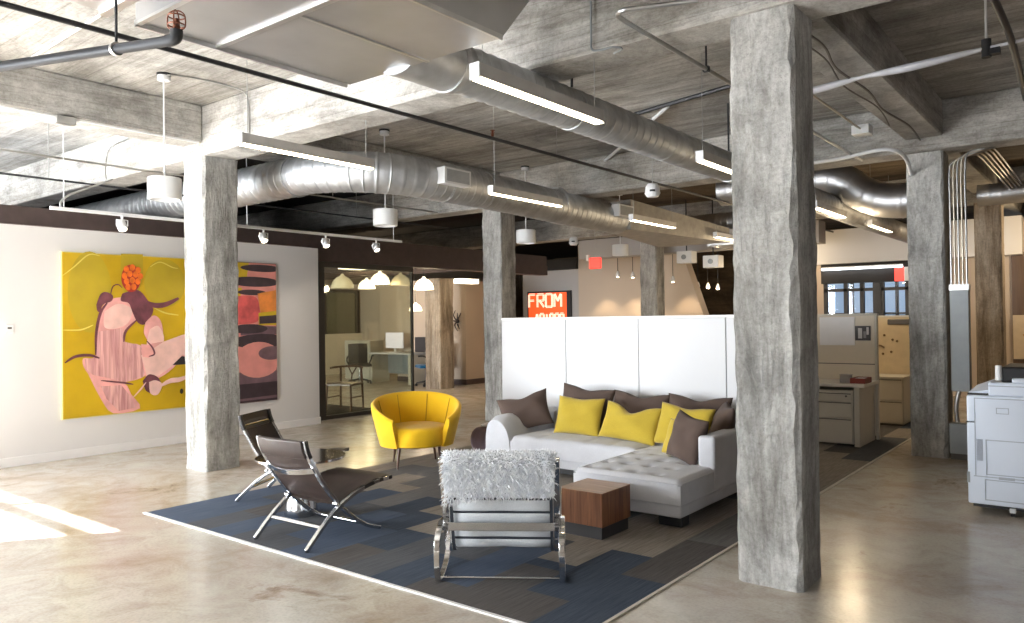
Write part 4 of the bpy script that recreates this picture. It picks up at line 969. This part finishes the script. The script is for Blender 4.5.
# ------------------------------------------------------------------ linear lights
ALU_H = flat('brushed_aluminium_housing', (.62, .6, .58), .45, .6); CAP_G = flat('grey_end_cap', (.5, .5, .5), .5)
def linlight(x, y, z, label, L_=1.25):
    t = thing('linear_light', label, 'light', (x, y, z), 0, 'suspended linear lights')
    B(-.032, 0, 0, .032, L_, .075).out('housing', ALU_H, t)
    B(-.028, .01, -.012, .028, L_-.01, .0).out('diffuser', LAMP_W, t)
    B(-.034, -.008, -.012, .034, 0, .077).out('end_cap', WHITE_P, t); B(-.034, L_, -.012, .034, L_+.008, .077).out('end_cap', CAP_G, t)
    for yy in (.06, L_-.06):
        top = 3.2 if (4.2 <= y+yy <= 4.58 or 8.97 <= y+yy <= 9.35) else ZC
        G().tube([(0, yy, .075), (0, yy, top-z)], .0028, 6).out('suspension_cable', CABLE, t)
    return t
for (x, y, z, lab) in ((-4.985, 3.18, 2.80, 'suspended linear light beside the left column, below the concrete beam'),
    (-2.675, 3.11, 2.79, 'suspended linear light nearest the viewer, below the plenum end'),
    (-5.04, 6.08, 2.795, 'suspended linear light hanging in front of the elbowed duct'),
    (-2.72, 6.0, 2.80, 'suspended linear light just left of the big column'),
    (-5.06, 9.0, 2.795, 'suspended linear light near the square register above the partition'),
    (-2.87, 9.55, 2.80, 'suspended linear light just right of the big column'),
    (-2.83, 12.0, 2.80, 'suspended linear light near the duct\'s far end'),
    (-5.15, 11.9, 2.80, 'farthest suspended linear light, small, left of the big column')): linlight(x, y, z, lab)

# ------------------------------------------------------------------ drum pendants
t0 = thing('drum_pendant', 'white drum pendant nearest, hanging left of the left column', 'pendant light', (-6.58, 3.45, 2.59), 0, 'white drum pendants')
G().lathe([(.0, .19), (.135, .19), (.14, .185), (.14, .005), (.132, 0), (.125, 0), (.125, .10), (0, .10)], n=36).out('drum', WHITE_P, t0, smooth=40)
G().lathe([(0, .03), (.07, .03), (.07, .034), (0, .05)], n=24).out('lamp', flat('pendant_lens', (.6, .6, .58), .3, emit=(1, .9, .75), es=.6), t0, smooth=True)
G().tube([(0, 0, .19), (0, 0, ZC-2.59-.05)], .008, 8).out('stem', WHITE_P, t0, smooth=True)
G().lathe([(.055, ZC-2.59-.06), (.055, ZC-2.59-.005)], n=20).out('ceiling_canopy', WHITE_P, t0, smooth=40)
G().lathe([(.06, ZC-2.59-.02), (.06, ZC-2.59)], n=20).out('mounting_ring', BLACK, t0, smooth=40)
dup(t0, (-6.62, 6.08, 2.59), 0, 'white drum pendant hanging below the elbowed duct, above the yellow chair')
dup(t0, (-6.70, 8.86, 2.59), 0, 'white drum pendant in front of the column at the partition\'s left end')
dup(t0, (-6.80, 11.7, 2.58), 0, 'farthest white drum pendant, below the square register')
# conduit feeding the first pendant
tag(G().tube(bez([(-6.52, 3.45, 3.68), (-6.45, 3.65, 3.685), (-6.42, 3.95, 3.685), (-6.42, 4.14, 3.66), (-6.42, 4.185, 3.55), (-6.42, 4.188, 3.22)], 6), .007, 6).out('pendant_conduit', EMT, smooth=True), 'thin conduit from the nearest drum pendant down the beam', 'conduit')

# ------------------------------------------------------------------ track light in front of the left wall
t = thing('light_track', 'white lighting track hanging in front of the left white wall', 'track', (-7.95, 3.05, 2.60))
B(-.018, 0, 0, .018, 4.55, .03).out('rail', WHITE_P, t)
for y in (.12, 2.1, 4.4): G().tube([(0, y, .03), (0, y, ZC-2.60)], .005, 6).out('drop_rod', WHITE_P, t)
def spot(y, label):
    s = thing('track_spotlight', label, 'spotlight', (-7.95, y, 2.60), 0, 'spotlights on the white track')
    G().lathe([(.012, -.05), (.012, 0)], n=10).out('stem', WHITE_P, s)
    can = G(); M0 = Matrix.Rotation(math.radians(-35), 3, 'Y')
    pr = [(0, .05), (.038, .05), (.045, .04), (.045, -.05), (.04, -.055), (.035, -.05), (0, -.035)]
    g = G().lathe(pr, n=20); g.v = [tuple(M0 @ Vector(v)+Vector((-.01, 0, -.095))) for v in g.v]; g.out('lamp_head', WHITE_P, s, smooth=40)
    g = G().lathe([(0, -.04), (.034, -.048), (0, -.049)], n=16); g.v = [tuple(M0 @ Vector(v)+Vector((-.01, 0, -.095))) for v in g.v]; g.out('bulb', LAMP_WW, s)
    G().ribbon([(-.055, -.10), (-.055, -.04), (0, -.035), (.055, -.04), (.055, -.10)], -.008, .008, .006).out('yoke', WHITE_P, s)
    return s
s0 = spot(3.72, 'white track spotlight above the yellow painting')
for y, lab in ((4.66, 'white track spotlight just left of the left column'), (5.37, 'first white track spotlight right of the left column'), (6.28, 'white track spotlight above the end of the white wall'), (7.13, 'last white track spotlight, near the glass room')):
    dup(s0, (-7.95, y, 2.60), 0, lab)

# ------------------------------------------------------------------ pipes and ceiling hardware
tag(G().tube([(-4.34, -1.5, 3.1), (-4.32, 15.5, 3.1)], .0155, 10).out('sprinkler_pipe', BLACK_PIPE, smooth=True), 'long thin black sprinkler pipe running diagonally across the ceiling', 'pipe')
tag(G().tube([(-9.6, -.807, 2.65), (-3.03, 1.605, 2.65)], .022, 14).tube(bez([(-3.03, 1.605, 2.65), (-3.005, 1.614, 2.653), (-2.99, 1.62, 2.662), (-2.987, 1.621, 2.69)], 4), .025, 14).out('sprinkler_branch', GREY_PIPE, smooth=50), 'thick dark pipe with an upturned end at upper left', 'pipe')
t = thing('fire_sprinkler', 'copper sprinkler head in a wire cage on the thick pipe end', 'sprinkler', (-2.987, 1.621, 2.69))
RUST = flat('copper_rust', (.20, .065, .035), .4, .6)
G().lathe([(.012, 0), (.015, .015), (.008, .022), (.010, .045), (.0, .05)], n=12).out('nozzle', RUST, t, smooth=True)
g = G()
for k in range(4):
    a = PI/4+k*PI/2; c, s_ = math.cos(a), math.sin(a); g.tube(bez([(c*.012, s_*.012, .0), (c*.033, s_*.033, .012), (c*.033, s_*.033, .058), (c*.015, s_*.015, .076), (0, 0, .078)], 4), .003, 6)
for z in (.02, .055): g.tube([(.033*math.cos(2*PI*k/16), .033*math.sin(2*PI*k/16), z) for k in range(17)], .003, 6)
g.out('cage', RUST, t, smooth=True)
t = thing('fire_sprinkler', 'small copper sprinkler upright on the thin black pipe', 'sprinkler', (-4.325, 5.25, 3.112))
G().lathe([(.012, 0), (.014, .02), (.007, .03), (.007, .05), (.022, .055), (.022, .058), (0, .06)], n=12).out('nozzle', RUST, t, smooth=40); G().tube([(-.012, 0, .02), (-.018, 0, .038), (0, 0, .055)], .003, 6).tube([(.012, 0, .02), (.018, 0, .038), (0, 0, .055)], .003, 6).out('yoke', RUST, t)
t = thing('pipe_hanger', 'steel hanger holding the thick dark pipe at upper left', 'pipe hanger', (-3.277, 1.515, 2.65))
G().tube([(0, 0, .03), (0, 0, .235)], .006, 8).out('rod', GREY_PIPE, t); G().lathe([(.023, -.01), (.028, -.01), (.028, .01), (.023, .01)], n=20, axis='x').out('ring', EMT, t, smooth=40)
tag(G().tube([(-10, 2.62, 3.682), (-4.4, 2.45, 3.682)], .012, 8).out('ceiling_conduit', WHITE_P, smooth=True), 'white painted conduit on the slab at upper left', 'conduit')
tag(G().tube(bez([(-1.72, 3.80, 3.165), (-2.0, 3.69, 3.165), (-2.1, 3.66, 3.165), (-2.15, 3.72, 3.165), (-2.16, 3.9, 3.165)], 6)+[Vector((-2.17, 8.9, 3.165))], .014, 8).out('bent_conduit', EMT, smooth=True), 'grey conduit with a rounded bend left of the big column, near ceiling', 'conduit')
tag(G().tube([(-2.165, 4.9, 3.18), (-2.165, 4.9, 3.7)], .007, 8).box(-2.185, 4.885, 3.15, -2.145, 4.915, 3.185).out('conduit_hanger', GREY_PIPE), 'thin rod hanger clamping the bent conduit', 'hanger rod')
tag(G().tube(bez([(-2.62, 4.185, 3.66), (-2.62, 4.18, 3.3), (-2.61, 4.17, 3.21), (-2.55, 4.16, 3.185), (-2.45, 4.17, 3.185), (-2.42, 4.22, 3.18), (-2.5, 4.26, 3.18)], 5), .007, 8).out('hooked_conduit', STEEL_GREY, smooth=True), 'dark conduit hooking under the beam above the near linear light', 'conduit')
tag(G().tube(bez([(-2.9, 8.55, 3.14), (-2.3, 8.5, 3.14), (-1.9, 8.42, 3.16), (-1.74, 8.5, 3.14), (-1.70, 8.75, 3.08), (-1.72, 9.06, 2.98)], 6), .020, 10).out('white_conduit', WHITE_P, smooth=True), 'white bent conduit reaching the right column from the left', 'conduit')
tag(G().tube([(-1.95, 4.6, 3.30), (-1.95, 8.0, 3.30)], .010, 8).out('beam_conduit', EMT_WARM, smooth=True), 'pale conduit running under the slab right of the big column', 'conduit')
tag(B(-2.03, 7.95, 3.25, -1.87, 8.12, 3.34).out('ceiling_box', WHITE_P, bevel=.005), 'white junction box on the pale conduit before the right column', 'junction box')
tag(G().tube(bez([(-1.58, 4.8, 3.31), (-1.52, 5.3, 3.29), (-1.60, 5.9, 3.30), (-1.55, 6.6, 3.28), (-1.62, 7.4, 3.31), (-1.55, 8.1, 3.29), (-1.6, 8.9, 3.3)], 6), .009, 6).tube(bez([(-1.66, 4.9, 3.31), (-1.60, 5.6, 3.30), (-1.68, 6.4, 3.30), (-1.62, 7.2, 3.29), (-1.70, 8.0, 3.3)], 6), .006, 6).out('cable_bundle', flat('brown_cable', (.12, .10, .085), .6), smooth=True), 'brown cables strapped under the beam toward the right column', 'cable')
cvp = bez([(-2.4, 6.25, 3.24), (-1.85, 6.21, 3.26), (-1.5, 6.18, 3.28), (-1.15, 6.12, 3.27), (-.7, 6.06, 3.28)], 8)
rad = [.018+.022*abs(math.sin(PI*k/16)) for k in range(len(cvp))]
tag(G().tube(cvp, rad, 12, sy=.7).tube([cvp[-1], (-.4, 6.02, 3.28), (.6, 5.9, 3.3)], .012, 8).out('wrapped_cable', flat('pale_plastic_wrap', (.62, .62, .66), .45), smooth=True), 'pale wrapped cable strung across the ceiling at upper right', 'cable')
t = thing('cable_clamp', 'black clamp on a white rod holding the pale wrapped cable', 'clamp', (-.68, 6.06, 3.28))
G().lathe([(.03, -.06), (.03, .06)], n=16).out('clamp_body', BLACK, t, smooth=40); B(.02, -.03, -.05, .08, .03, -.01).out('jaw', BLACK, t); G().tube([(0, 0, .06), (0, 0, ZC-3.28)], .008, 8).out('rod', WHITE_P, t)
tag(G().tube(bez([(-.56, 4.3, 3.32), (-.54, 5.2, 3.3), (-.53, 5.9, 3.28), (-.56, 6.8, 3.3), (-.60, 7.8, 3.3)], 6), .022, 10).out('black_hose', BLACK_PIPE, smooth=True), 'black hose curving along the ceiling at the far upper right', 'hose')
tag(G().tube([(-8.2, -1., 3.15), (-8.2, 8.6, 3.15)], .012, 8).out('wall_pipe', EMT, smooth=True), 'pale thin pipe running above the lighting track', 'pipe')
tag(G().tube([(-8.9, -1., 3.05), (-8.9, 9.6, 3.05)], .012, 8).out('rear_pipe', GREY_PIPE, smooth=True), 'dark thin pipe behind the pale pipe at left', 'pipe')
rods = [(-8.2, 2.6), (-8.2, 4.9), (-8.9, 3.4), (-8.9, 5.6), (-8.2, 6.6), (-8.9, 7.6)]
wh = ['nearest on the pale pipe', 'behind the left column on the pale pipe', 'nearest on the dark pipe', 'second on the dark pipe', 'farthest on the pale pipe', 'farthest on the dark pipe']
for (x, y), w_ in zip(rods, wh):
    z = 3.16 if x == -8.2 else 3.06
    tag(G().tube([(x, y, z), (x, y, ZC)], .006, 6).out('pipe_rod', CABLE), 'thin hanging rod, '+w_, 'hanger rod', 'rods over the left wall')
tag(G().tube(bez([(-8.6, 4.17, 3.60), (-9.15, 4.16, 3.56), (-9.25, 4.15, 3.40), (-8.7, 3.9, 3.10), (-8.0, 3.63, 2.96), (-7.97, 3.25, 2.77), (-7.95, 3.15, 2.69), (-7.95, 3.14, 2.63)], 6), .010, 8).out('track_feed_cable', CABLE, smooth=True), 'grey cable looping down to the lighting track\'s left end', 'cable')
tag(G().tube([(-7.235, -1., 3.315), (-7.235, 4.15, 3.315)], .011, 8).out('beam_edge_pipe', WHITE_P, smooth=True), 'white pipe along the lower edge of the left beam', 'pipe')
tag(B(-7.28, 2.82, 3.26, -7.20, 2.98, 3.325).out('beam_junction_box', EMT, bevel=.004), 'small grey box on the pipe under the left beam', 'junction box')
tag(G().tube([(-7.30, 4.195, 3.32), (-7.30, 4.195, 3.7)], .022, 10).out('riser_pipe', EMT_WARM, smooth=True), 'short pale riser in the corner above the left column', 'pipe')
t = thing('ceiling_speaker', 'white round speaker hanging near the sprinkler pipe, left of the big column', 'speaker', (-3.95, 7.5, 2.86))
G().lathe([(0, .09), (.05, .085), (.075, .05), (.078, .0), (.085, -.02), (.06, -.06), (0, -.065)], n=24).out('body', WHITE_P, t, smooth=50); G().lathe([(0, -.07), (.03, -.07), (.03, -.05), (0, -.05)], (0.03, -.06, .06), n=14).out('lens', BLACK, t); G().tube([(0, 0, .09), (0, 0, ZC-2.86)], .004, 6).out('cable', CABLE, t)
dup(t, (-7.6, 11.45, 2.86), 0, 'far white round speaker hanging left of the farthest drum pendant')
tag(G().tube([(-7.1, 10.6, 3.6), (-3.6, 7.2, 3.66)], .02, 8).out('ceiling_strip_conduit', WHITE_P), 'white strip crossing the slab above the two ducts', 'conduit')
tag(G().tube([(-4.2, 7.3, 3.66), (-1.8, 6.7, 3.66)], .022, 8).out('slab_patch_conduit', GREY_PIPE), 'dark strip on the slab left of the big column', 'conduit')

# ------------------------------------------------------------------ signs, art and fittings in the rooms beyond
t = thing('lit_sign', 'orange-red lit sign reading FROM on the grey wall beyond the partition', 'sign', (-12.02, 15.97, 0))
B(0, -.05, 1.25, 1.33, .02, 2.20).out('case', BLACK, t); B(.04, -.055, 1.28, 1.22, -.05, 2.16).out('face', RED_SIGN, t)
def letter(g, ch, x, z, w, h, s=.028):
    seg = {'F': [((0,0),(0,1)),((0,1),(.8,1)),((0,.52),(.65,.52))], 'R': [((0,0),(0,1)),((0,1),(.8,1)),((.8,1),(.8,.5)),((0,.5),(.8,.5)),((.25,.5),(.85,0))],
           'O': [((0,0),(0,1)),((0,1),(.8,1)),((.8,1),(.8,0)),((0,0),(.8,0))], 'M': [((0,0),(0,1)),((0,1),(.42,.45)),((.42,.45),(.84,1)),((.84,1),(.84,0))],
           'I': [((.4,0),(.4,1))], 'n': [((0,0),(0,1)),((0,1),(.7,1)),((.7,1),(.7,0))], 'A': [((0,0),(.4,1)),((.4,1),(.8,0)),((.2,.4),(.6,.4))]}[ch]
    for (a, b) in seg:
        for o in (-.012, .022):
            d = Vector((b[0]-a[0], 0, b[1]-a[1])).normalized(); n = Vector((-d.z, 0, d.x))*o
            p = Vector((x+a[0]*w, -.062, z+a[1]*h))+n; q = Vector((x+b[0]*w, -.062, z+b[1]*h))+n
            g.tube([p, q], s*.42, 6)
g = G()
for k, c_ in enumerate('FROM'): letter(g, c_, .07+.265*k, 1.80, .23, .32)
g.out('lettering', NEON, t)
g = G()
for k in range(6): letter(g, 'AOInOn'[k], .26+.155*k, 1.36, .13, .26)
g.out('lettering', NEON, t)
t = thing('hanging_sign', 'small red lit sign hanging from a wire beyond the pendants', 'sign', (-8.0, 12.8, 2.46))
B(-.13, -.03, 0, .13, .03, .22).out('face', EXIT_RED, t, bevel=.02); B(-.2, -.02, .16, -.14, .02, .28).out('lamp', WHITE_P, t); G().tube([(0, 0, .22), (0, 0, ZC-2.46)], .006, 6).out('wire', CABLE, t)
t = thing('exit_sign', 'red and white lit sign over the far glass storefront', 'sign', (-3.2, 15.82, 2.12))
B(-.11, -.04, 0, .05, 0, .26).out('face', EXIT_RED, t, bevel=.008); B(.05, -.04, 0, .22, 0, .26).out('housing', WHITE_P, t, bevel=.008)
t = thing('tube_light', 'long white tube light above the far glass storefront', 'light', (-4.62, 15.78, 2.38))
B(0, -.03, 0, 1.45, .03, .035).out('tube', LAMP_TUBE, t); B(0, -.035, .035, 1.45, .06, .06).out('housing', WHITE_P, t)
g = G().mat(0).box(-1.47, 15.90, .7, -.9, 15.935, 1.46).mat(1).add([(-1.3, 15.895, .8), (-1.12, 15.895, .78), (-1.16, 15.895, 1.02), (-1.1, 15.895, 1.3), (-1.2, 15.895, 1.22), (-1.33, 15.895, 1.12), (-1.24, 15.895, 1.0)], [tuple(range(7))]).mat(2).add([(-1.18, 15.893, .95), (-1.02, 15.893, .9), (-1.0, 15.893, 1.35), (-1.12, 15.893, 1.25)], [(0,1,2,3)])
tag(g.out('framed_picture', [flat('cream_picture', (.6, .48, .33), .6), flat('orange_shape', (.55, .22, .06), .6), flat('brown_shape', (.1, .05, .02), .6)], fix=False), 'cream and orange picture on the far wall above the copier', 'picture')
# wall sculpture
t = thing('wall_sculpture', 'dark metal antler sculpture on the beige wall by the brown column', 'sculpture', (-12.14, 13.38, 1.47))
g = G()
for (a, b, c_) in (((0,0),(-.1,.18),(-.06,.34)), ((0,0),(.06,.14),(.02,.26)), ((0,0),(.10,.10),(.17,.26)), ((0,0),(-.06,-.12),(.02,-.3)), ((0,0),(-.12,.02),(-.17,.06)), ((.02,-.1),(.09,-.16),(.10,-.24))):
    g.tube(bez([(a[0]*.75, -.03, a[1]*.75), (b[0]*.75, -.06, b[1]*.75), (c_[0]*.75, -.03, c_[1]*.75)], 5), [.022-.0014*k for k in range(11)], 8)
g.out('branches', flat('dark_bronze', (.06, .045, .04), .5, .4), t, smooth=True); G().lathe([(.05, -.03), (.05, .0)], n=16, axis='y').out('mount', BLACK, t)
# small ceiling spots in front of the washed wall
def cspot(x, y, z, label):
    s = thing('ceiling_spotlight', label, 'spotlight', (x, y, z), 0, 'small spotlights on the far ceiling')
    G().lathe([(.04, 0), (.05, .03), (.03, .10), (.012, .13)], n=16).out('shade', WHITE_P, s, smooth=40); G().lathe([(0, -.01), (.038, 0), (.0, .01)], n=12).out('bulb', LAMP_WW, s); G().tube([(0, 0, .13), (0, 0, 3.2-z if y < 14.2 else ZC-z)], .008, 6).out('stem', BLACK, s)
    return s
c0 = cspot(-8.85, 15.1, 2.42, 'tiny lit spotlight left of the far column, first of two')
def P_spot(x, y, z, lab): dup(c0, (x, y, z), 0, lab)
P_spot(-8.47, 15.1, 2.39, 'tiny lit spotlight left of the far column, closest to it')
P_spot(-7.5, 15.1, 2.25, 'tiny lit spotlight just right of the far column')
P_spot(-7.756, 16.9, 2.19, 'first of three tiny lit spotlights in the dark far room')
P_spot(-7.51, 16.9, 2.16, 'middle of three tiny lit spotlights in the dark far room')
P_spot(-7.265, 16.9, 2.13, 'last of three tiny lit spotlights in the dark far room')
for (x, y, z, lab) in ((-6.32, 13.3, 2.5, 'white square projector box right of the far column'), (-5.80, 13.3, 2.39, 'white square box nearest the big column, above the partition')):
    t = thing('projector', lab, 'projector', (x, y, z), 0, 'white boxes hung above the partition')
    B(-.15, -.12, 0, .15, .12, .22).out('case', WHITE_P, t, bevel=.01); G().lathe([(.045, -.02), (.045, .0)], (.0, -.12, .11), 16, 'y').out('lens', STEEL_GREY, t); G().tube([(0, 0, .22), (0, 0, 3.7-z)], .012, 8).out('pole', BLACK, t)

# glass room contents
def dome(x, y, z, r, m, label):
    s = thing('dome_pendant', label, 'pendant light', (x, y, z), 0, 'dome pendants in the glass room')
    G().lathe([(r, 0), (r*.98, r*.25), (r*.85, r*.62), (r*.55, r*.95), (r*.2, r*1.12), (r*.12, r*1.3), (0, r*1.3)], n=28).out('shade', m, s, smooth=50)
    G().lathe([(0, r*.2), (r*.3, r*.35), (0, r*.6)], n=14).out('bulb', LAMP_WW, s, smooth=True); G().tube([(0, 0, r*1.3), (0, 0, max(.05+r*1.3, 2.6-z))], .005, 6).out('cord', BLACK, s)
    return s
CLEAR = flat('smoky_dome_glass', (.55, .48, .36), .25, emit=(1, .8, .5), es=.35)
dome(-11.0, 9.05, 2.10, .20, CLEAR, 'smoky dome pendant farthest left in the glass room')
dome(-11.0, 9.62, 2.10, .16, LAMP_DOME, 'low glowing dome pendant, second from the left in the glass room')
dome(-11.0, 9.95, 2.20, .19, LAMP_DOME, 'large high glowing dome pendant in the glass room')
dome(-11.0, 10.48, 2.19, .19, CLEAR, 'pale dome pendant right of the large glowing one')
dome(-11.0, 11.12, 2.12, .20, LAMP_DOME, 'tall glowing pendant just beyond the glass edge')
dome(-11.05, 10.93, 1.69, .13, LAMP_DOME, 'low conical white pendant in the glass room opening')
t = thing('ceiling_panel_light', 'rectangular ceiling light panel at left in the glass room', 'light', (-10.4, 8.8, 2.4)); B(-.12, -.24, 0, .12, .24, .2).out('panel', LAMP_PANEL, t)
t = thing('ceiling_panel_light', 'rectangular ceiling light panel above the brown column\'s wall', 'light', (-11.3, 12.75, 2.3)); B(-.1, -.3, 0, .1, .3, .1).out('panel', LAMP_PANEL, t)
def office_chair(loc, rz, label, m):
    s = thing('office_chair', label, 'chair', loc, rz, 'office chairs in the glass room')
    G().ribbon(dense([(-.22, .47), (-.24, .6), (-.23, .78), (-.26, .95)], 4), -.23, .23, .035, 8, lambda i, q: -.05*math.sin(PI*q)).out('backrest', m, s, smooth=50)
    o = pad(G(), -.24, -.2, .24, .25, .42, .49, .03, None, 6, 6).out('seat', m, s, smooth=60)
    for k in (-1, 1): G().tube(bez([(k*.24, -.12, .46), (k*.29, -.1, .56), (k*.29, 0, .66), (k*.29, .16, .67)], 4), .018, 8).out('armrest', BLACK, s, smooth=True)
    G().tube([(0, 0, .1), (0, 0, .42)], .028, 12).out('column', CHROME_S, s, smooth=True)
    for k in range(5):
        a = 2*PI*k/5; lg = G().tube([(0, 0, .12), (.28*math.cos(a), .28*math.sin(a), .07)], [.025, .016], 8).out('leg', BLACK, s, smooth=True)
        G().lathe([(.03, -.02), (.03, .02)], (.28*math.cos(a), .28*math.sin(a), .03), 12, 'x').out('caster', BLACK, lg)
    return s
office_chair((-14.4, 12.35, 0), math.radians(-120), 'dark mesh office chair at the desk in the glass room', flat('dark_mesh', (.05, .045, .04), .7))
office_chair((-12.5, 12.75, 0), math.radians(150), 'office chair with a teal blue back beside the brown column', BLUE_FAB)
t = thing('office_desk', 'white-topped desk beyond the glass in the left room', 'desk', (-13.75, 13.0, 0))
B(-.75, -.32, .70, .75, .32, .735).out('desk_top', WHITE_LAM, t, bevel=.004)
for x in (-.7, .62): B(x, -.28, 0, x+.08, .28, .70).out('leg', CREAM_STEEL, t)
B(-.62, .24, .2, .62, .26, .70).out('modesty_panel', STEEL_GREY, t)
t = thing('monitor', 'white monitor standing on the desk in the glass room', 'monitor', (-13.95, 13.05, .735))
B(-.3, 0, .10, .3, .04, .48).out('screen', flat('pale_lit_screen', (.75, .72, .8), .4, emit=(.8, .75, .9), es=.35), t, bevel=.006); B(-.03, .02, 0, .03, .05, .2).out('stand', WHITE_P, t); B(-.12, -.05, 0, .12, .1, .012).out('foot', WHITE_P, t)
t = thing('dark_cabinet', 'dark credenza behind the desk near the brown column', 'cabinet', (-13.0, 13.22, 0)); B(-.5, .1, 0, .5, .14, 1.1).out('back_panel', PLINTH, t); B(-.5, -.02, .0, .5, .1, .5).out('body', PLINTH, t); B(-.48, -.025, .05, -.01, -.02, .46).out('door', SEAM, t); B(.01, -.025, .05, .48, -.02, .46).out('door', SEAM, t)
t = thing('potted_plant', 'small green plant on the ledge beside the brown column', 'plant', (-12.6, 13.32, 1.1))
G().lathe([(.06, 0), (.08, .14), (.07, .14), (.0, .12)], n=16).out('pot', CREAM_STEEL, t, smooth=40)
g = G(); rnd = random.Random(2)
for k in range(46):
    a = rnd.uniform(0, 6.28); e = rnd.uniform(.2, 1.3); l = rnd.uniform(.1, .24); d = Vector((math.cos(a)*math.cos(e), math.sin(a)*math.cos(e), math.sin(e))); s_ = d.cross(Vector((0, 0, 1))).normalized()*.022; b0 = Vector((0, 0, .12))
    g.add([b0, b0+d*l*.55+s_, b0+d*l-Vector((0,0,.03)), b0+d*l*.55-s_], [(0,1,2,3)])
g.out('foliage', LEAF, t, fix=False)
# wooden wishbone-like chair by the glass
t = thing('wooden_chair', 'dark wooden open-back dining chair just behind the glass', 'chair', (-10.35, 8.55, .008), math.radians(20))
for (x, y) in ((-.22, -.2), (.22, -.2), (-.2, .2), (.2, .2)): G().tube([(x*1.1, y*1.1, 0), (x, y, .44 if y < 0 else .72)], .018, 8).out('leg', DARK_WOOD, t, smooth=True)
pad(G(), -.24, -.22, .24, .2, .42, .46, .02, None, 6, 6).out('seat', DARK_WOOD, t, smooth=60)
G().tube([(.29*math.cos(a)*1.0, .02+.24*math.sin(a), .70+.02*math.sin(a)) for a in [PI*k/14 for k in range(15)]], .018, 8).out('top_rail', DARK_WOOD, t, smooth=True)
G().tube([(0, .2, .44), (0, .235, .58), (-.08, .255, .71)], .012, 8).tube([(0, .235, .58), (.08, .255, .71)], .012, 8).out('back_splat', DARK_WOOD, t, smooth=True)
for x in (-.21, .21): G().tube([(x, -.2, .22), (x, .2, .22)], .011, 8).out('stretcher', DARK_WOOD, t)
t = thing('low_cabinet', 'cream low cabinet behind the mesh office chair', 'cabinet', (-15.6, 13.3, 0)); B(-.5, 0, 0, .5, .45, 1.0).out('body', CREAM_STEEL, t, bevel=.004); B(-.48, -.012, .05, -.01, 0, .95).out('door', CREAM_STEEL, t); B(.01, -.012, .05, .48, 0, .95).out('door', CREAM_STEEL, t)

# ------------------------------------------------------------------ light
w = bpy.data.worlds.new('sky'); SC.world = w; w.use_nodes = True
bg = w.node_tree.nodes['Background']; bg.inputs[0].default_value = (.97, .965, .94, 1); bg.inputs[1].default_value = 32.
sl = bpy.data.lights.new('sun', 'SUN'); so = bpy.data.objects.new('sun', sl); COL.objects.link(so)
sl.energy = 80.; sl.angle = math.radians(.5); sl.color = (1, .95, .88)
dv = Vector((.69, 1., -1.215*.561)); so.rotation_euler = dv.to_track_quat('-Z', 'Y').to_euler()
for (a, b, s, h) in WINS:   # window portals guide the daylight
    al = bpy.data.lights.new('window_portal', 'AREA'); ao = bpy.data.objects.new('window_portal', al); COL.objects.link(ao)
    al.shape = 'RECTANGLE'; al.size = b-a; al.size_y = h-s; al.cycles.is_portal = True
    ao.location = ((a+b)/2, YB-.16, (s+h)/2); ao.rotation_euler = (math.radians(90), 0, 0)
def lamp(x, y, z, e, c=(1, .78, .5), r=.06, kind='POINT', size=None):
    l = bpy.data.lights.new('lamp', kind); o = bpy.data.objects.new('lamp', l); COL.objects.link(o)
    l.energy = e; l.color = c; o.location = (x, y, z)
    if kind == 'SPOT': l.spot_size = math.radians(size or 80); l.spot_blend = .6; l.shadow_soft_size = r
    else: l.shadow_soft_size = r
    return o
for (x, y, z, e) in ((-11., 9.95, 2.12, 26), (-11., 11.1, 2.05, 20), (-13.6, 11.5, 2.3, 40), (-15.5, 13.6, 2.3, 30)): lamp(x, y, z, e)  # first two sit in dome pendants; the other two are added without fixtures
for x in (-9.6, -8.85, -8.47, -7.5): lamp(x, 15.52, 2.42, 34, (1, .76, .5), .03, 'SPOT', 84)
for x in (-7.76, -7.27): lamp(x, 16.8, 2.1, 12, (1, .74, .46))
for (x, y, z, e) in ((-5.2, 15.2, 2.5, 20), (-4., 12., 2.3, 30), (-9.5, 11.8, 2.3, 22), (-.6, 14.6, 2.6, 45), (-2.9, 11., 2.4, 24)): lamp(x, y, z, e)  # added warm fill for the back areas, no fixtures at these spots
lamp(-4., 17.6, 2.3, 14, (.8, .9, 1.))  # added cool fill behind the storefront, no fixture
for y in (3.72, 4.66, 5.37, 6.28, 7.13):
    o = lamp(-8.0, y, 2.47, 9, (1, .86, .7), .02, 'SPOT', 60); o.rotation_euler = (0, math.radians(48), 0)

SC.view_settings.view_transform = 'Standard'; SC.view_settings.look = 'None'
SC.view_settings.exposure = .62; SC.view_settings.gamma = 1.; SC.view_settings.use_curve_mapping = False
SC.cycles.max_bounces = 8; SC.cycles.diffuse_bounces = 5; SC.cycles.glossy_bounces = 4; SC.cycles.transparent_max_bounces = 12
SC.cycles.caustics_reflective = False; SC.cycles.caustics_refractive = False; SC.cycles.sample_clamp_indirect = 6.
SC.cycles.use_denoising = True
